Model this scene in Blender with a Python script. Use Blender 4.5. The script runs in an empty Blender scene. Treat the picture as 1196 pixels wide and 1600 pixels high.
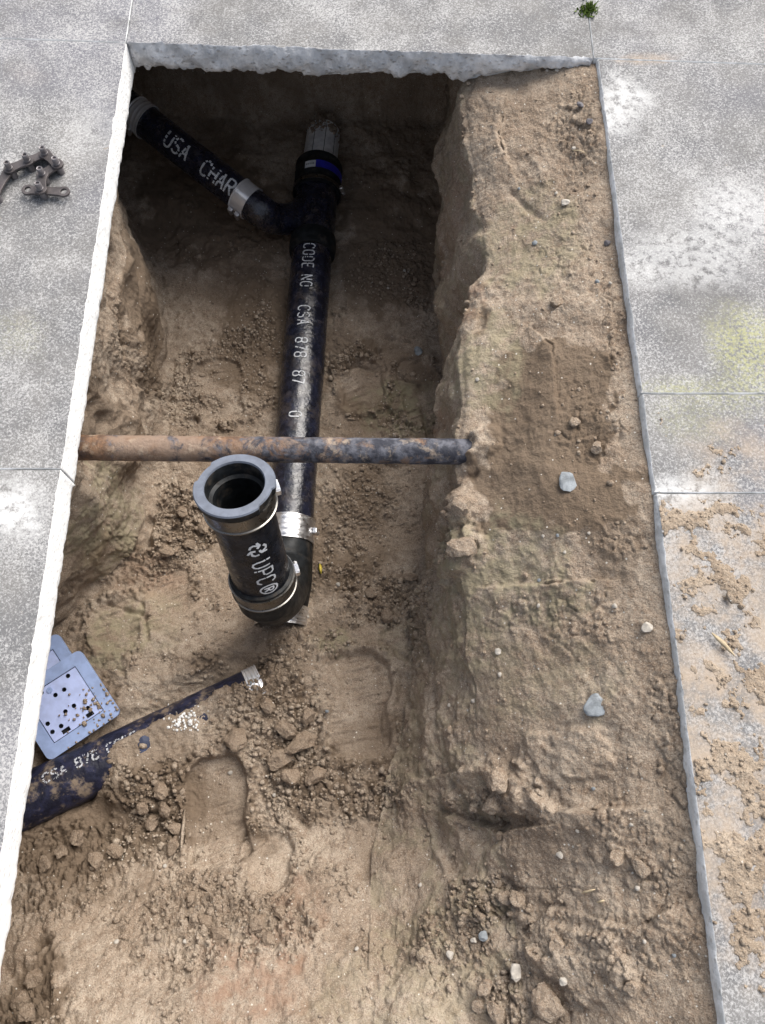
import bpy, bmesh, math, random
import numpy as np
from mathutils import Vector, Matrix

# ------------------------------------------------------------------ camera, sky, sun, exposure
scene = bpy.context.scene
F_PX, CX, CY, CAM_H = 1220.0, 598.0, 800.0, 1.2      # photograph: 1196 x 1600
PITCH = math.radians(20.0)                           # tilt away from straight down
cam_data = bpy.data.cameras.new('camera')
cam = bpy.data.objects.new('camera', cam_data)
scene.collection.objects.link(cam)
cam.location = (0, 0, CAM_H)
cam.rotation_euler = (PITCH, 0, 0)
cam_data.sensor_fit = 'VERTICAL'
cam_data.sensor_height = 32.0
cam_data.lens = 32.0 * F_PX / 1600.0
cam_data.clip_start = 0.01
cam_data.clip_end = 2000.0
scene.camera = cam

SUN_DIR = Vector((0.42, 0.52, 0.76)).normalized()
world = bpy.data.worlds.new('World')
scene.world = world
world.use_nodes = True
wn = world.node_tree
wn.nodes.clear()
sky = wn.nodes.new('ShaderNodeTexSky')
sky.sky_type = 'NISHITA'
sky.sun_disc = False
sky.sun_elevation = math.asin(SUN_DIR.z)
sky.sun_rotation = math.atan2(SUN_DIR.x, SUN_DIR.y)
sky.air_density = 1.0
sky.dust_density = 3.0
hsv = wn.nodes.new('ShaderNodeHueSaturation')
hsv.inputs['Saturation'].default_value = 0.5
bg = wn.nodes.new('ShaderNodeBackground')
bg.inputs['Strength'].default_value = 0.064
wo = wn.nodes.new('ShaderNodeOutputWorld')
wn.links.new(sky.outputs[0], hsv.inputs['Color'])
wn.links.new(hsv.outputs[0], bg.inputs['Color'])
wn.links.new(bg.outputs[0], wo.inputs['Surface'])

sun_data = bpy.data.lights.new('sun', 'SUN')
sun_data.energy = 1.5
sun_data.angle = math.radians(50)
sun_data.color = (1.0, 0.95, 0.88)
sun = bpy.data.objects.new('sun', sun_data)
sun.rotation_euler = SUN_DIR.to_track_quat('Z', 'Y').to_euler()
sun.location = SUN_DIR * 20
scene.collection.objects.link(sun)

vs = scene.view_settings
vs.view_transform = 'Standard'
vs.look = 'None'
vs.gamma = 1.0
vs.exposure = 1.58
vs.use_curve_mapping = False
scene.cycles.max_bounces = 8
scene.cycles.diffuse_bounces = 3

rng = np.random.default_rng(7)
random.seed(7)
COL = scene.collection
CP, SP = math.cos(PITCH), math.sin(PITCH)            # cos/sin of the tilt from nadir

# ------------------------------------------------------------------ small helpers
def at(px, py, z):
    """world point on the level z that the photograph shows at pixel (px, py)"""
    u, v = (px - CX) / F_PX, (py - CY) / F_PX
    d = (CAM_H - z) / (CP + SP * v)
    return Vector((u * d, (SP - CP * v) * d, z))

def project(P):
    """pixel of world points (n,3)"""
    x, y, z = P[:, 0], P[:, 1], P[:, 2] - CAM_H
    d = SP * y - CP * z
    return CX + F_PX * x / d, CY - F_PX * (CP * y + SP * z) / d, d

def tag(o, label=None, cat=None, group=None, kind=None):
    if label: o['label'] = label
    if cat: o['category'] = cat
    if group: o['group'] = group
    if kind: o['kind'] = kind
    return o

def empty(name, loc=(0, 0, 0)):
    o = bpy.data.objects.new(name, None)
    o.empty_display_size = 0.05
    o.location = loc
    COL.objects.link(o)
    return o

def link(name, me, parent=None, mats=(), smooth=True):
    for m in mats: me.materials.append(m)
    o = bpy.data.objects.new(name, me)
    COL.objects.link(o)
    if parent is not None:
        o.parent = parent
        p, loc = parent, Vector((0, 0, 0))
        while p is not None:
            loc += p.location
            p = p.parent
        o.location = -loc                      # meshes are built in world coordinates
    if smooth:
        me.polygons.foreach_set('use_smooth', np.ones(len(me.polygons), dtype=bool))
    me.update()
    return o

def mesh_np(name, V, faces):
    """V (n,3); faces (m,k) all with k corners"""
    me = bpy.data.meshes.new(name)
    V = np.ascontiguousarray(V, dtype=np.float32)
    faces = np.ascontiguousarray(faces, dtype=np.int32)
    m, k = faces.shape
    me.vertices.add(len(V)); me.vertices.foreach_set('co', V.ravel())
    me.loops.add(m * k); me.loops.foreach_set('vertex_index', faces.ravel())
    me.polygons.add(m)
    me.polygons.foreach_set('loop_start', np.arange(m, dtype=np.int32) * k)
    me.update(calc_edges=True)
    return me

def mesh_pd(name, V, faces):
    me = bpy.data.meshes.new(name)
    me.from_pydata([tuple(v) for v in V], [], faces)
    me.update()
    return me

# ---- numpy gradient noise
_perm = rng.permutation(256).astype(np.int32)
_perm = np.concatenate([_perm, _perm, _perm])
_g = rng.normal(size=(256, 3)).astype(np.float32)
_g /= np.linalg.norm(_g, axis=1, keepdims=True)
_rnd = rng.random((256, 4)).astype(np.float32)

def _hash(ix, iy, iz):
    return _perm[_perm[_perm[ix & 255] + (iy & 255)] + (iz & 255)]

def perlin(P, freq, off=0.0):
    Q = P.astype(np.float32) * np.float32(freq) + np.float32(off + 37.31)
    I = np.floor(Q).astype(np.int32)
    f = Q - I
    w = f * f * f * (f * (f * 6 - 15) + 10)
    out = np.zeros(len(P), dtype=np.float32)
    for dx in (0, 1):
        wx = w[:, 0] if dx else 1 - w[:, 0]
        for dy in (0, 1):
            wy = w[:, 1] if dy else 1 - w[:, 1]
            for dz in (0, 1):
                wz = w[:, 2] if dz else 1 - w[:, 2]
                g = _g[_hash(I[:, 0] + dx, I[:, 1] + dy, I[:, 2] + dz)]
                dot = g[:, 0] * (f[:, 0] - dx) + g[:, 1] * (f[:, 1] - dy) + g[:, 2] * (f[:, 2] - dz)
                out += wx * wy * wz * dot
    return out * 1.5

def fbm(P, freq, octaves, gain=0.5, off=0.0):
    s = np.zeros(len(P), dtype=np.float32); a = 1.0
    for k in range(octaves):
        s += a * perlin(P, freq, off + 13.7 * k)
        a *= gain; freq *= 2.03
    return s

def worley(P, freq, off=0.0):
    """returns F1, F2 and a random value of the nearest cell"""
    Q = P.astype(np.float32) * np.float32(freq) + np.float32(off + 91.7)
    I = np.floor(Q).astype(np.int32)
    n = len(P)
    f1 = np.full(n, 9, dtype=np.float32); f2 = np.full(n, 9, dtype=np.float32)
    val = np.zeros(n, dtype=np.float32); tilt = np.zeros(n, dtype=np.float32)
    for dx in (-1, 0, 1):
        for dy in (-1, 0, 1):
            for dz in (-1, 0, 1):
                c = I + np.array([dx, dy, dz], dtype=np.int32)
                h = _hash(c[:, 0], c[:, 1], c[:, 2])
                r = _rnd[h]
                D = c + r[:, :3] - Q
                d = np.sqrt((D * D).sum(1))
                near = d < f1
                f2 = np.where(near, f1, np.minimum(f2, d))
                val = np.where(near, r[:, 3], val)
                tilt = np.where(near, (D * _g[h]).sum(1), tilt)
                f1 = np.where(near, d, f1)
    worley.tilt = tilt
    return f1, f2, val

def sstep(a, b, x):
    t = np.clip((x - a) / (b - a), 0, 1)
    return t * t * (3 - 2 * t)

# ------------------------------------------------------------------ materials
def new_mat(name):
    m = bpy.data.materials.new(name)
    m.use_nodes = True
    nt = m.node_tree
    b = nt.nodes['Principled BSDF']
    return m, nt, b

class N:
    """a few shortcuts for building node trees"""
    def __init__(s, nt):
        s.nt = nt
        s.tc = nt.nodes.new('ShaderNodeTexCoord')
        s.vec = s.tc.outputs['Object']
    def L(s, a, b): s.nt.links.new(a, b)
    def _in(s, sock, v):
        if hasattr(v, 'links') or hasattr(v, 'is_linked'): s.L(v, sock)
        else: sock.default_value = v
    def noise(s, scale, detail=3, rough=0.55, dist=0.0, vec=None, color=False):
        n = s.nt.nodes.new('ShaderNodeTexNoise')
        s.L(vec or s.vec, n.inputs['Vector'])
        n.inputs['Scale'].default_value = scale; n.inputs['Detail'].default_value = detail
        n.inputs['Roughness'].default_value = rough; n.inputs['Distortion'].default_value = dist
        return n.outputs['Color' if color else 'Fac']
    def voro(s, scale, out='Distance', feature='F1', vec=None, rand=1.0):
        n = s.nt.nodes.new('ShaderNodeTexVoronoi')
        n.feature = feature
        s.L(vec or s.vec, n.inputs['Vector'])
        n.inputs['Scale'].default_value = scale
        n.inputs['Randomness'].default_value = rand
        return n.outputs[out]
    def mapped(s, scale=(1, 1, 1), loc=(0, 0, 0), rot=(0, 0, 0)):
        n = s.nt.nodes.new('ShaderNodeMapping')
        s.L(s.vec, n.inputs['Vector'])
        n.inputs['Scale'].default_value = scale; n.inputs['Location'].default_value = loc
        n.inputs['Rotation'].default_value = rot
        return n.outputs[0]
    def ramp(s, fac, a, b, lo=0.0, hi=1.0):
        n = s.nt.nodes.new('ShaderNodeMapRange')
        n.interpolation_type = 'SMOOTHSTEP'
        s.L(fac, n.inputs['Value'])
        n.inputs['From Min'].default_value = a; n.inputs['From Max'].default_value = b
        n.inputs['To Min'].default_value = lo; n.inputs['To Max'].default_value = hi
        return n.outputs[0]
    def mix(s, fac, a, b, mode='MIX'):
        n = s.nt.nodes.new('ShaderNodeMix')
        n.data_type = 'RGBA'; n.blend_type = mode
        s._in(n.inputs[0], fac)
        for i, v in ((6, a), (7, b)):
            if isinstance(v, tuple): n.inputs[i].default_value = (*v, 1)
            else: s.L(v, n.inputs[i])
        return n.outputs[2]
    def math(s, op, a, b=0.0):
        n = s.nt.nodes.new('ShaderNodeMath'); n.operation = op
        s._in(n.inputs[0], a); s._in(n.inputs[1], b)
        return n.outputs[0]
    def sep(s, c):
        n = s.nt.nodes.new('ShaderNodeSeparateColor'); s.L(c, n.inputs[0]); return n.outputs
    def sepxyz(s):
        n = s.nt.nodes.new('ShaderNodeSeparateXYZ'); s.L(s.vec, n.inputs[0]); return n.outputs
    def attr(s, name):
        n = s.nt.nodes.new('ShaderNodeAttribute'); n.attribute_name = name; return n
    def bump(s, height, strength, dist, bsdf, prev=None):
        n = s.nt.nodes.new('ShaderNodeBump')
        n.inputs['Strength'].default_value = strength; n.inputs['Distance'].default_value = dist
        s.L(height, n.inputs['Height'])
        if prev is not None: s.L(prev, n.inputs['Normal'])
        s.L(n.outputs[0], bsdf.inputs['Normal'])
        return n.outputs[0]

def soil_material(name, use_attr=True, pale=0.0):
    m, nt, b = new_mat(name)
    n = N(nt)
    base = n.mix(n.ramp(n.noise(7, 6, 0.65), 0.34, 0.66), (0.284, 0.215, 0.156), (0.462, 0.378, 0.294))
    base = n.mix(n.ramp(n.noise(55, 4, 0.65), 0.42, 0.75), base, (0.255, 0.183, 0.128))
    grain = n.sep(n.voro(620, 'Color'))
    base = n.mix(n.math('MULTIPLY', n.ramp(grain[0], 0.5, 1.0), 0.5), base, (0.56, 0.48, 0.39))
    base = n.mix(n.math('MULTIPLY', n.ramp(grain[1], 0.55, 1.0), 0.55), base, (0.13, 0.095, 0.068))
    if use_attr:
        a = n.sep(n.attr('tint').outputs['Color'])
        wob = n.ramp(n.noise(34, 5, 0.6), 0.35, 0.6)
        base = n.mix(n.math('MULTIPLY', n.ramp(a[0], 0.1, 0.75), 0.88), base, (0.178, 0.130, 0.090))          # dampness, and shade painted on the pit floor
        base = n.mix(n.math('MULTIPLY', n.math('MULTIPLY', a[1], wob), 0.75), base, (0.310, 0.275, 0.180))  # grey-green clay
        base = n.mix(n.math('MULTIPLY', n.math('MULTIPLY', a[2], wob), 0.6), base, (0.300, 0.180, 0.120))  # reddish
    if pale > 0: base = n.mix(pale, base, (0.50, 0.405, 0.305))
    if pale < 0: base = n.mix(0.38, base, (0.185, 0.130, 0.086))
    fleck = n.math('GREATER_THAN', n.sep(n.voro(210, 'Color'))[2], 0.984)
    small = n.math('LESS_THAN', n.voro(210), 0.33)
    base = n.mix(n.math('MULTIPLY', fleck, small), base, (0.66, 0.62, 0.55))
    n.L(base, b.inputs['Base Color'])
    b.inputs['Roughness'].default_value = 0.93
    b.inputs['Specular IOR Level'].default_value = 0.2
    h = n.math('ADD', n.noise(420, 4, 0.7), n.math('MULTIPLY', n.noise(130, 3, 0.6), 1.4))
    n.bump(h, 1.0, 0.0030, b)
    return m

def concrete_top():
    m, nt, b = new_mat('weathered_concrete')
    n = N(nt)
    xyz = n.sepxyz()
    warp = n.mapped(scale=(1, 1, 1))
    g1 = n.noise(260, 5, 0.8, 0.6)
    g2 = n.sep(n.voro(300, 'Color'))
    patch = n.math('ADD', n.math('MULTIPLY', n.noise(4.2, 4, 0.6), 0.75), n.math('MULTIPLY', n.noise(17, 4, 0.6), 0.35))
    # how many pale grains show through the weathered skin varies from patch to patch
    thr = n.ramp(patch, 0.38, 0.78, 0.068, -0.062)
    g = n.math('SUBTRACT', n.math('ADD', g1, n.math('MULTIPLY', g2[0], 0.12)), thr)
    skin = n.mix(n.ramp(n.noise(7, 4, 0.6), 0.35, 0.65), (0.148, 0.148, 0.152), (0.205, 0.200, 0.194))
    skin = n.mix(n.ramp(n.noise(2.2, 3, 0.5, vec=n.mapped(loc=(3, 1, 0))), 0.45, 0.7), skin, (0.165, 0.165, 0.188))
    col = n.mix(n.ramp(g, 0.46, 0.72), skin, (0.47, 0.465, 0.46))
    col = n.mix(n.math('MULTIPLY', n.ramp(n.noise(300, 2, 0.6, vec=n.mapped(loc=(5, 9, 2))), 0.58, 0.7), 0.45), col, (0.12, 0.12, 0.125))
    col = n.mix(n.math('MULTIPLY', n.ramp(n.noise(5.5, 6, 0.7, 0.4, vec=n.mapped(loc=(7, 2, 1))), 0.50, 0.68), 0.35), col, (0.115, 0.110, 0.105))
    spot = n.math('MULTIPLY', n.ramp(n.noise(21, 5, 0.7, vec=n.mapped(loc=(2, 8, 3))), 0.66, 0.74), 0.45)
    col = n.mix(spot, col, (0.34, 0.26, 0.17))
    # scuffs: long pale scratches
    sc = n.noise(9, 3, 0.6, 0.2, vec=n.mapped(scale=(7, 1, 1), rot=(0, 0, 0.5)))
    col = n.mix(n.math('MULTIPLY', n.ramp(sc, 0.68, 0.78), 0.45), col, (0.60, 0.60, 0.60))
    # cement smears next to the joints, painted per vertex
    a = n.sep(n.attr('tint').outputs['Color'])
    rag = n.ramp(n.noise(60, 5, 0.65), 0.36, 0.55)
    col = n.mix(n.math('MULTIPLY', n.math('MULTIPLY', a[0], rag), 0.85), col, (0.66, 0.66, 0.655))
    col = n.mix(n.math('MULTIPLY', n.math('MULTIPLY', a[1], n.ramp(n.noise(140, 4, 0.7), 0.38, 0.62)), 0.75), col, (0.42, 0.42, 0.20))
    # dry soil trodden into the skin
    dn = n.math('ADD', n.noise(14, 5, 0.6), n.math('MULTIPLY', n.noise(90, 4, 0.6), 0.30))
    dust = n.math('MULTIPLY', a[2], n.ramp(n.math('ADD', dn, n.math('MULTIPLY', n.math('SUBTRACT', g1, 0.5), 0.35)), 0.46, 0.84))
    col = n.mix(n.math('MULTIPLY', dust, 0.68), col, (0.42, 0.335, 0.255))
    n.L(col, b.inputs['Base Color'])
    b.inputs['Roughness'].default_value = 0.88
    b.inputs['Specular IOR Level'].default_value = 0.25
    n.bump(n.math('ADD', g1, n.math('MULTIPLY', n.noise(60, 4, 0.6), 0.6)), 0.5, 0.0016, b)
    return m

def concrete_side(name, c0, c1, c2, bs):
    m, nt, b = new_mat(name)
    n = N(nt)
    col = n.mix(n.ramp(n.noise(28, 5, 0.6), 0.38, 0.64), c0, c1)
    agg = n.voro(75, 'Distance', vec=n.mapped(scale=(1, 1, 1.4)))
    col = n.mix(n.math('MULTIPLY', n.ramp(agg, 0.30, 0.12), 0.5), col, c2)
    col = n.mix(n.math('MULTIPLY', n.ramp(n.noise(170, 4, 0.7), 0.6, 0.72), 0.7), col, c2)
    n.L(col, b.inputs['Base Color'])
    b.inputs['Roughness'].default_value = 0.9
    n.bump(n.math('ADD', n.noise(70, 5, 0.65), n.math('MULTIPLY', n.ramp(agg, 0.4, 0.1), 0.4)), bs, 0.006, b)
    return m

def black_pipe(name, rough=0.27, dirt=0.5, base=(0.010, 0.011, 0.016), scale=1.0, bump=0.35, spec=0.5):
    m, nt, b = new_mat(name)
    n = N(nt)
    d = n.math('ADD', n.noise(19 * scale, 5, 0.65), n.math('MULTIPLY', n.noise(140, 4, 0.6), 0.22))
    dm = n.math('MULTIPLY', n.ramp(d, 0.62, 0.78), dirt)
    col = n.mix(n.ramp(n.noise(45, 4, 0.6), 0.4, 0.65), base, tuple(c * 2.4 for c in base))
    col = n.mix(dm, col, (0.235, 0.180, 0.130))
    b.inputs['IOR'].default_value = 1.5
    b.inputs['Specular IOR Level'].default_value = spec
    n.L(col, b.inputs['Base Color'])
    n.L(n.math('ADD', n.math('MULTIPLY', dm, 0.5), n.ramp(n.noise(60, 4, 0.6), 0.35, 0.7, rough, rough + 0.2)), b.inputs['Roughness'])
    n.bump(n.math('ADD', n.noise(120, 4, 0.6), n.math('MULTIPLY', n.noise(32, 3, 0.6), 1.2)), bump, 0.003, b)
    return m

def simple(name, col, rough=0.5, metal=0.0, var=0.25, bump=0.15, bscale=200, spec=0.5):
    m, nt, b = new_mat(name)
    n = N(nt)
    c = n.mix(n.ramp(n.noise(40, 4, 0.6), 0.35, 0.65), tuple(x * (1 - var) for x in col), tuple(min(1, x * (1 + var)) for x in col))
    n.L(c, b.inputs['Base Color'])
    b.inputs['Roughness'].default_value = rough
    b.inputs['Metallic'].default_value = metal
    b.inputs['Specular IOR Level'].default_value = spec
    n.bump(n.noise(bscale, 3, 0.6), bump, 0.002, b)
    return m

def steel_material(name, col=(0.62, 0.62, 0.63), rough=0.28, dirt=0.35):
    m, nt, b = new_mat(name)
    n = N(nt)
    dm = n.math('MULTIPLY', n.ramp(n.noise(48, 5, 0.65), 0.55, 0.72), dirt)
    n.L(n.mix(dm, col, (0.24, 0.185, 0.13)), b.inputs['Base Color'])
    n.L(n.math('SUBTRACT', 1.0, dm), b.inputs['Metallic'])
    n.L(n.ramp(n.noise(90, 3, 0.6), 0.3, 0.7, rough, rough + 0.2), b.inputs['Roughness'])
    n.bump(n.noise(60, 3, 0.5), 0.2, 0.002, b)
    return m

def rusty_material():
    m, nt, b = new_mat('rusted_painted_steel')
    n = N(nt)
    rust = n.mix(n.ramp(n.noise(70, 5, 0.65), 0.35, 0.65), (0.095, 0.055, 0.036), (0.225, 0.125, 0.068))
    rust = n.mix(n.ramp(n.noise(14, 4, 0.6), 0.42, 0.62), rust, (0.235, 0.165, 0.120))
    paint = n.mix(n.ramp(n.noise(50, 4, 0.6), 0.4, 0.65), (0.022, 0.024, 0.036), (0.115, 0.118, 0.140))
    sx = n.sepxyz()[0]
    pm = n.math('ADD', n.noise(20, 7, 0.74, 0.5, vec=n.mapped(loc=(0.35, 0.2, 0.1))), n.ramp(sx, -0.5, 0.12, -0.075, 0.15))
    col = n.mix(n.ramp(pm, 0.44, 0.60), rust, paint)
    col = n.mix(n.math('MULTIPLY', n.ramp(n.noise(24, 6, 0.7, vec=n.mapped(loc=(1, 4, 2))), 0.56, 0.68), 0.6), col, (0.40, 0.32, 0.24))
    n.L(col, b.inputs['Base Color'])
    b.inputs['Roughness'].default_value = 0.72
    n.bump(n.math('ADD', n.noise(90, 5, 0.65), pm), 0.7, 0.004, b)
    return m

M = {}
M['soil'] = soil_material('trench_soil')
M['crumb'] = soil_material('crumbled_soil', use_attr=False)
M['clod'] = soil_material('loose_soil', use_attr=False, pale=-1)
M['dry'] = soil_material('dry_spilled_soil', use_attr=False, pale=0.30)
M['top'] = concrete_top()
M['cut'] = concrete_side('fresh_cut_concrete', (0.88, 0.88, 0.87), (0.93, 0.93, 0.92), (0.80, 0.80, 0.79), 0.3)
M['broken'] = concrete_side('broken_concrete', (0.48, 0.49, 0.51), (0.74, 0.74, 0.75), (0.27, 0.27, 0.28), 0.8)
M['edge'] = concrete_side('weathered_concrete_edge', (0.54, 0.55, 0.55), (0.76, 0.77, 0.78), (0.36, 0.36, 0.34), 0.5)
M['iron'] = black_pipe('black_coated_iron', 0.15, 0.14, (0.007, 0.008, 0.015), 1.0, 0.5, 0.7)
M['riser'] = black_pipe('clean_black_iron', 0.24, 0.10, (0.006, 0.007, 0.010), 1.0, 0.25, 0.28)
M['iron_old'] = black_pipe('old_black_pipe', 0.34, 0.9, (0.010, 0.011, 0.024), 1.2, 0.5, 0.4)
M['rubber'] = black_pipe('black_rubber', 0.42, 0.14, (0.007, 0.008, 0.009), 1.3, 0.15, 0.22)
M['rubber_top'] = simple('skylit_rubber_rim', (0.135, 0.152, 0.190), 0.5, 0.0, 0.15, 0.2, 150)  # lighter copy of the black rubber; sky light painted into the upward rim
M['steel'] = steel_material('stainless_steel', (0.80, 0.80, 0.81), 0.26, 0.2)
M['steel_soil_reflection'] = steel_material('dusty_soil_reflection_steel', (0.20, 0.192, 0.18), 0.24, 0.3)  # darkened steel copy; base colour stands in for soil reflected in the bands
M['steel_bright'] = simple('pale_highlight_steel', (0.88, 0.88, 0.90), 0.24, 0.6, 0.06, 0.1)  # paler, less metallic steel copy; its base colour stands in for the highlight
M['print'] = simple('white_print', (0.62, 0.64, 0.66), 0.6, 0, 0.15, 0.05)
M['print_old'] = simple('worn_white_print', (0.60, 0.62, 0.66), 0.6, 0, 0.3, 0.05)
M['grey_plastic'] = simple('grey_plastic', (0.84, 0.86, 0.89), 0.5, 0, 0.15, 0.2)
M['seam'] = simple('dark_seam', (0.03, 0.03, 0.035), 0.7)
M['blue'] = simple('blue_label', (0.020, 0.020, 0.36), 0.45)
M['rust'] = rusty_material()
M['cover'] = simple('pale_blue_steel', (0.47, 0.55, 0.84), 0.36, 0.2, 0.08, 0.12, 90)
M['cover_frame'] = simple('pale_blue_frame', (0.27, 0.35, 0.56), 0.5, 0.1, 0.1, 0.12, 90)
M['hole'] = simple('dark_interior', (0.02, 0.02, 0.022), 0.8)
M['chain'] = simple('dull_chain_iron', (0.085, 0.074, 0.074), 0.5, 0.35, 0.25, 0.3, 160)
M['chain_pin'] = simple('worn_pin_iron', (0.20, 0.185, 0.19), 0.42, 0.5, 0.2, 0.2, 160)
M['stone_grey'] = simple('grey_stone', (0.24, 0.26, 0.275), 0.85, 0, 0.3, 0.7, 180)
M['stone_pale'] = simple('pale_stone', (0.46, 0.42, 0.365), 0.8, 0, 0.25, 0.6, 180)
M['stone_dark'] = simple('dark_stone', (0.15, 0.14, 0.15), 0.8, 0, 0.3, 0.6, 180)
M['plaster'] = simple('white_plaster', (0.78, 0.77, 0.75), 0.85, 0, 0.1, 0.6, 220)
M['leaf'] = simple('yellow_leaf', (0.52, 0.40, 0.05), 0.6)
M['straw'] = simple('pale_straw', (0.50, 0.40, 0.26), 0.8)
M['moss'] = simple('green_moss', (0.13, 0.19, 0.03), 0.9, 0, 0.4)
M['bluebit'] = simple('blue_plastic', (0.025, 0.035, 0.075), 0.6)
M['asphalt'] = simple('grey_ground', (0.26, 0.26, 0.26), 0.95, 0, 0.2, 0.4, 60)

# ------------------------------------------------------------------ trench: soil surface
T = 0.07                                            # slab thickness
XL, XR = -0.537, 0.447                              # opening, left and right edge
def yfar(x): return 1.458 - 0.046 * x
YN = -0.85

def smooth1(a, n):
    for _ in range(n):
        b = a.copy()
        b[1:-1] = 0.25 * a[:-2] + 0.5 * a[1:-1] + 0.25 * a[2:]
        a = b
    return a

y_rows = np.concatenate([np.arange(-0.95, -0.38, 0.010), np.arange(-0.38, 1.5, 0.0023), np.arange(1.5, 2.16, 0.005)])
def tab(ys, vals, n=60):
    fine = np.arange(-1.0, 2.25, 0.005)
    v = smooth1(np.interp(fine, ys, vals), n)
    return np.interp(y_rows, fine, v)

xlb = tab([-.9, -.5, -.2, 0, .33, .40, .577, .93, 1.22, 1.46, 1.9, 2.2], [-.58, -.64, -.80, -.86, -.80, -.73, -.600, -.555, -.590, -.68, -.90, -.92], 12)
xlt = tab([-.9, -.3, 0, .3, .5, .93, 1.3, 1.42, 1.6, 2.2], [-.56, -.66, -.72, -.67, -.585, -.575, -.60, -.70, -.88, -.9], 12)
zfl = tab([-.9, -.75, -.34, -.20, -.07, .0, .33, .5, 2.0, 2.06, 2.12], [-.045, -.07, -.27, -.42, -.53, -.565, -.575, -.60, -.63, -.45, -.03], 10)
zfc = tab([-.9, -.75, -.34, -.17, -.07, .2, .3, .36, .45, .6, 1.96, 2.04, 2.12], [-.045, -.06, -.24, -.405, -.49, -.525, -.54, -.572, -.612, -.630, -.640, -.40, -.03], 10)
xrb = tab([-.9, -.34, -.1, -.02, .12, .33, .58, .84, 1.665, 2.2], [.10, -.02, -.02, .010, .045, .074, .110, .155, .175, .21], 40)
zfr = tab([-.9, -.75, -.34, -.17, -.07, .2, .33, .45, .6, 1.96, 2.04, 2.12], [-.045, -.06, -.235, -.38, -.46, -.52, -.555, -.595, -.625, -.640, -.40, -.03], 10)
xrm = tab([-.9, -.34, -.06, .10, .27, .45, .77, .97, 1.2, 1.5, 2.2], [.18, .10, .120, .085, .092, .112, .128, .150, .142, .15, .19], 30)
xrt = tab([-.9, -.34, -.06, .10, .274, .452, .634, .774, .973, 1.23, 1.446, 2.2], [.26, .22, .21, .150, .128, .128, .140, .142, .181, .197, .18, .22], 60)
zrt = tab([-.9, -.75, -.34, -.2, -.06, .1, .27, .45, .66, .97, 1.23, 1.45, 2.2], [-.045, -.055, -.170, -.205, -.220, -.225, -.205, -.150, -.118, -.125, -.115, -.07, -.05], 25)
yy3 = np.stack([y_rows, y_rows * 0 + .3, y_rows * 0 + .7], -1)
wave = 0.030 * fbm(yy3, 3.1, 3, 0.5, 4.0)
wave2 = 0.034 * fbm(yy3, 3.7, 3, 0.5, 9.0)
lim = sstep(-0.05, 0.2, y_rows)
xrm = xrm + wave * lim; xrt = xrt + (0.012 + wave2) * lim; xrb = xrb + 0.4 * wave * lim
zrm = np.minimum(0.5 * (zfr + zrt), zrt - 0.01)
zse = tab([-.9, -.34, 0, .5, 1.0, 1.3, 1.46, 2.2], [-.015, -.016, -.015, -.014, -.014, -.012, -.010, -.03], 30)

segs = [14, 120, 150, 160, 70, 70, 80, 84, 14]
R = len(y_rows)
ctrl_x = [np.full(R, -0.98), xlt, xlb, 0.5 * (xlb + xrb), xrb, xrm, xrt, 0.5 * xrt + 0.5 * 0.455, np.full(R, 0.458), np.full(R, 0.62)]
ctrl_z = [np.full(R, -0.035), np.full(R, -0.050), zfl, zfc, zfr, zrm, zrt, 0.40 * zrt + 0.60 * zse, zse, np.full(R, -0.055)]
cols_x, cols_z = [], []
for k, ns in enumerate(segs):
    t = np.linspace(0, 1, ns, endpoint=(k == len(segs) - 1))[None, :]
    cols_x.append(ctrl_x[k][:, None] * (1 - t) + ctrl_x[k + 1][:, None] * t)
    cols_z.append(ctrl_z[k][:, None] * (1 - t) + ctrl_z[k + 1][:, None] * t)
GX = np.concatenate(cols_x, 1); GZ = np.concatenate(cols_z, 1)
GX = smooth1(GX.T, 40).T; GZ = smooth1(GZ.T, 40).T
C = GX.shape[1]
GY = np.repeat(y_rows[:, None], C, 1)

# the old pipe at the lower left: soil lies over its near side, a groove along its far side
OP_A = at(-70, 1305, -0.505); OP_A.z = -0.500
OP_B = at(412, 1076, -0.575); OP_B.z = -0.575
OP_R = 0.0555
ax = np.array([OP_B.x - OP_A.x, OP_B.y - OP_A.y]); Lop = np.linalg.norm(ax); ax /= Lop
nx = np.array([ax[1], -ax[0]])                       # towards the camera / lower right
s_ = (GX - OP_A.x) * ax[0] + (GY - OP_A.y) * ax[1]
p_ = (GX - OP_A.x) * nx[0] + (GY - OP_A.y) * nx[1]
zc = OP_A.z + (OP_B.z - OP_A.z) * np.clip(s_ / Lop, 0, 1)
floor_cols = np.zeros(C, dtype=bool); floor_cols[14 + 100:14 + 120 + 150 + 160] = True
cover = sstep(0.25, 0.36, s_)                        # 0 at the bare left end, 1 where soil lies on top
edge_p = 0.050 * (1 - cover) + (-0.034) * cover      # where the soil edge runs across the pipe
near_z = zc + (0.010 * (1 - cover) + 0.064 * cover)
far_z = zc - 0.030 + 0.012 * cover
tz = far_z + (near_z - far_z) * sstep(-0.012, 0.020, p_ - edge_p)
w_ = np.exp(-(np.maximum(np.abs(p_ - 0.01) - 0.06, 0) / 0.05) ** 2) * sstep(-0.1, 0.02, s_) * (1 - sstep(Lop - 0.03, Lop + 0.07, s_))
w_ = w_ * floor_cols[None, :]
GZ = GZ * (1 - w_) + tz * w_
# a bed for the main drain
PM_A = at(440, 985, -0.600)
PM_B = at(499, 262, -0.600)
pd_ = np.abs(GX - (PM_A.x + (PM_B.x - PM_A.x) * (GY - PM_A.y) / (PM_B.y - PM_A.y)))
GZ -= 0.018 * np.exp(-(pd_ / 0.06) ** 2) * (GY > 0.45) * floor_cols[None, :]

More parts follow.
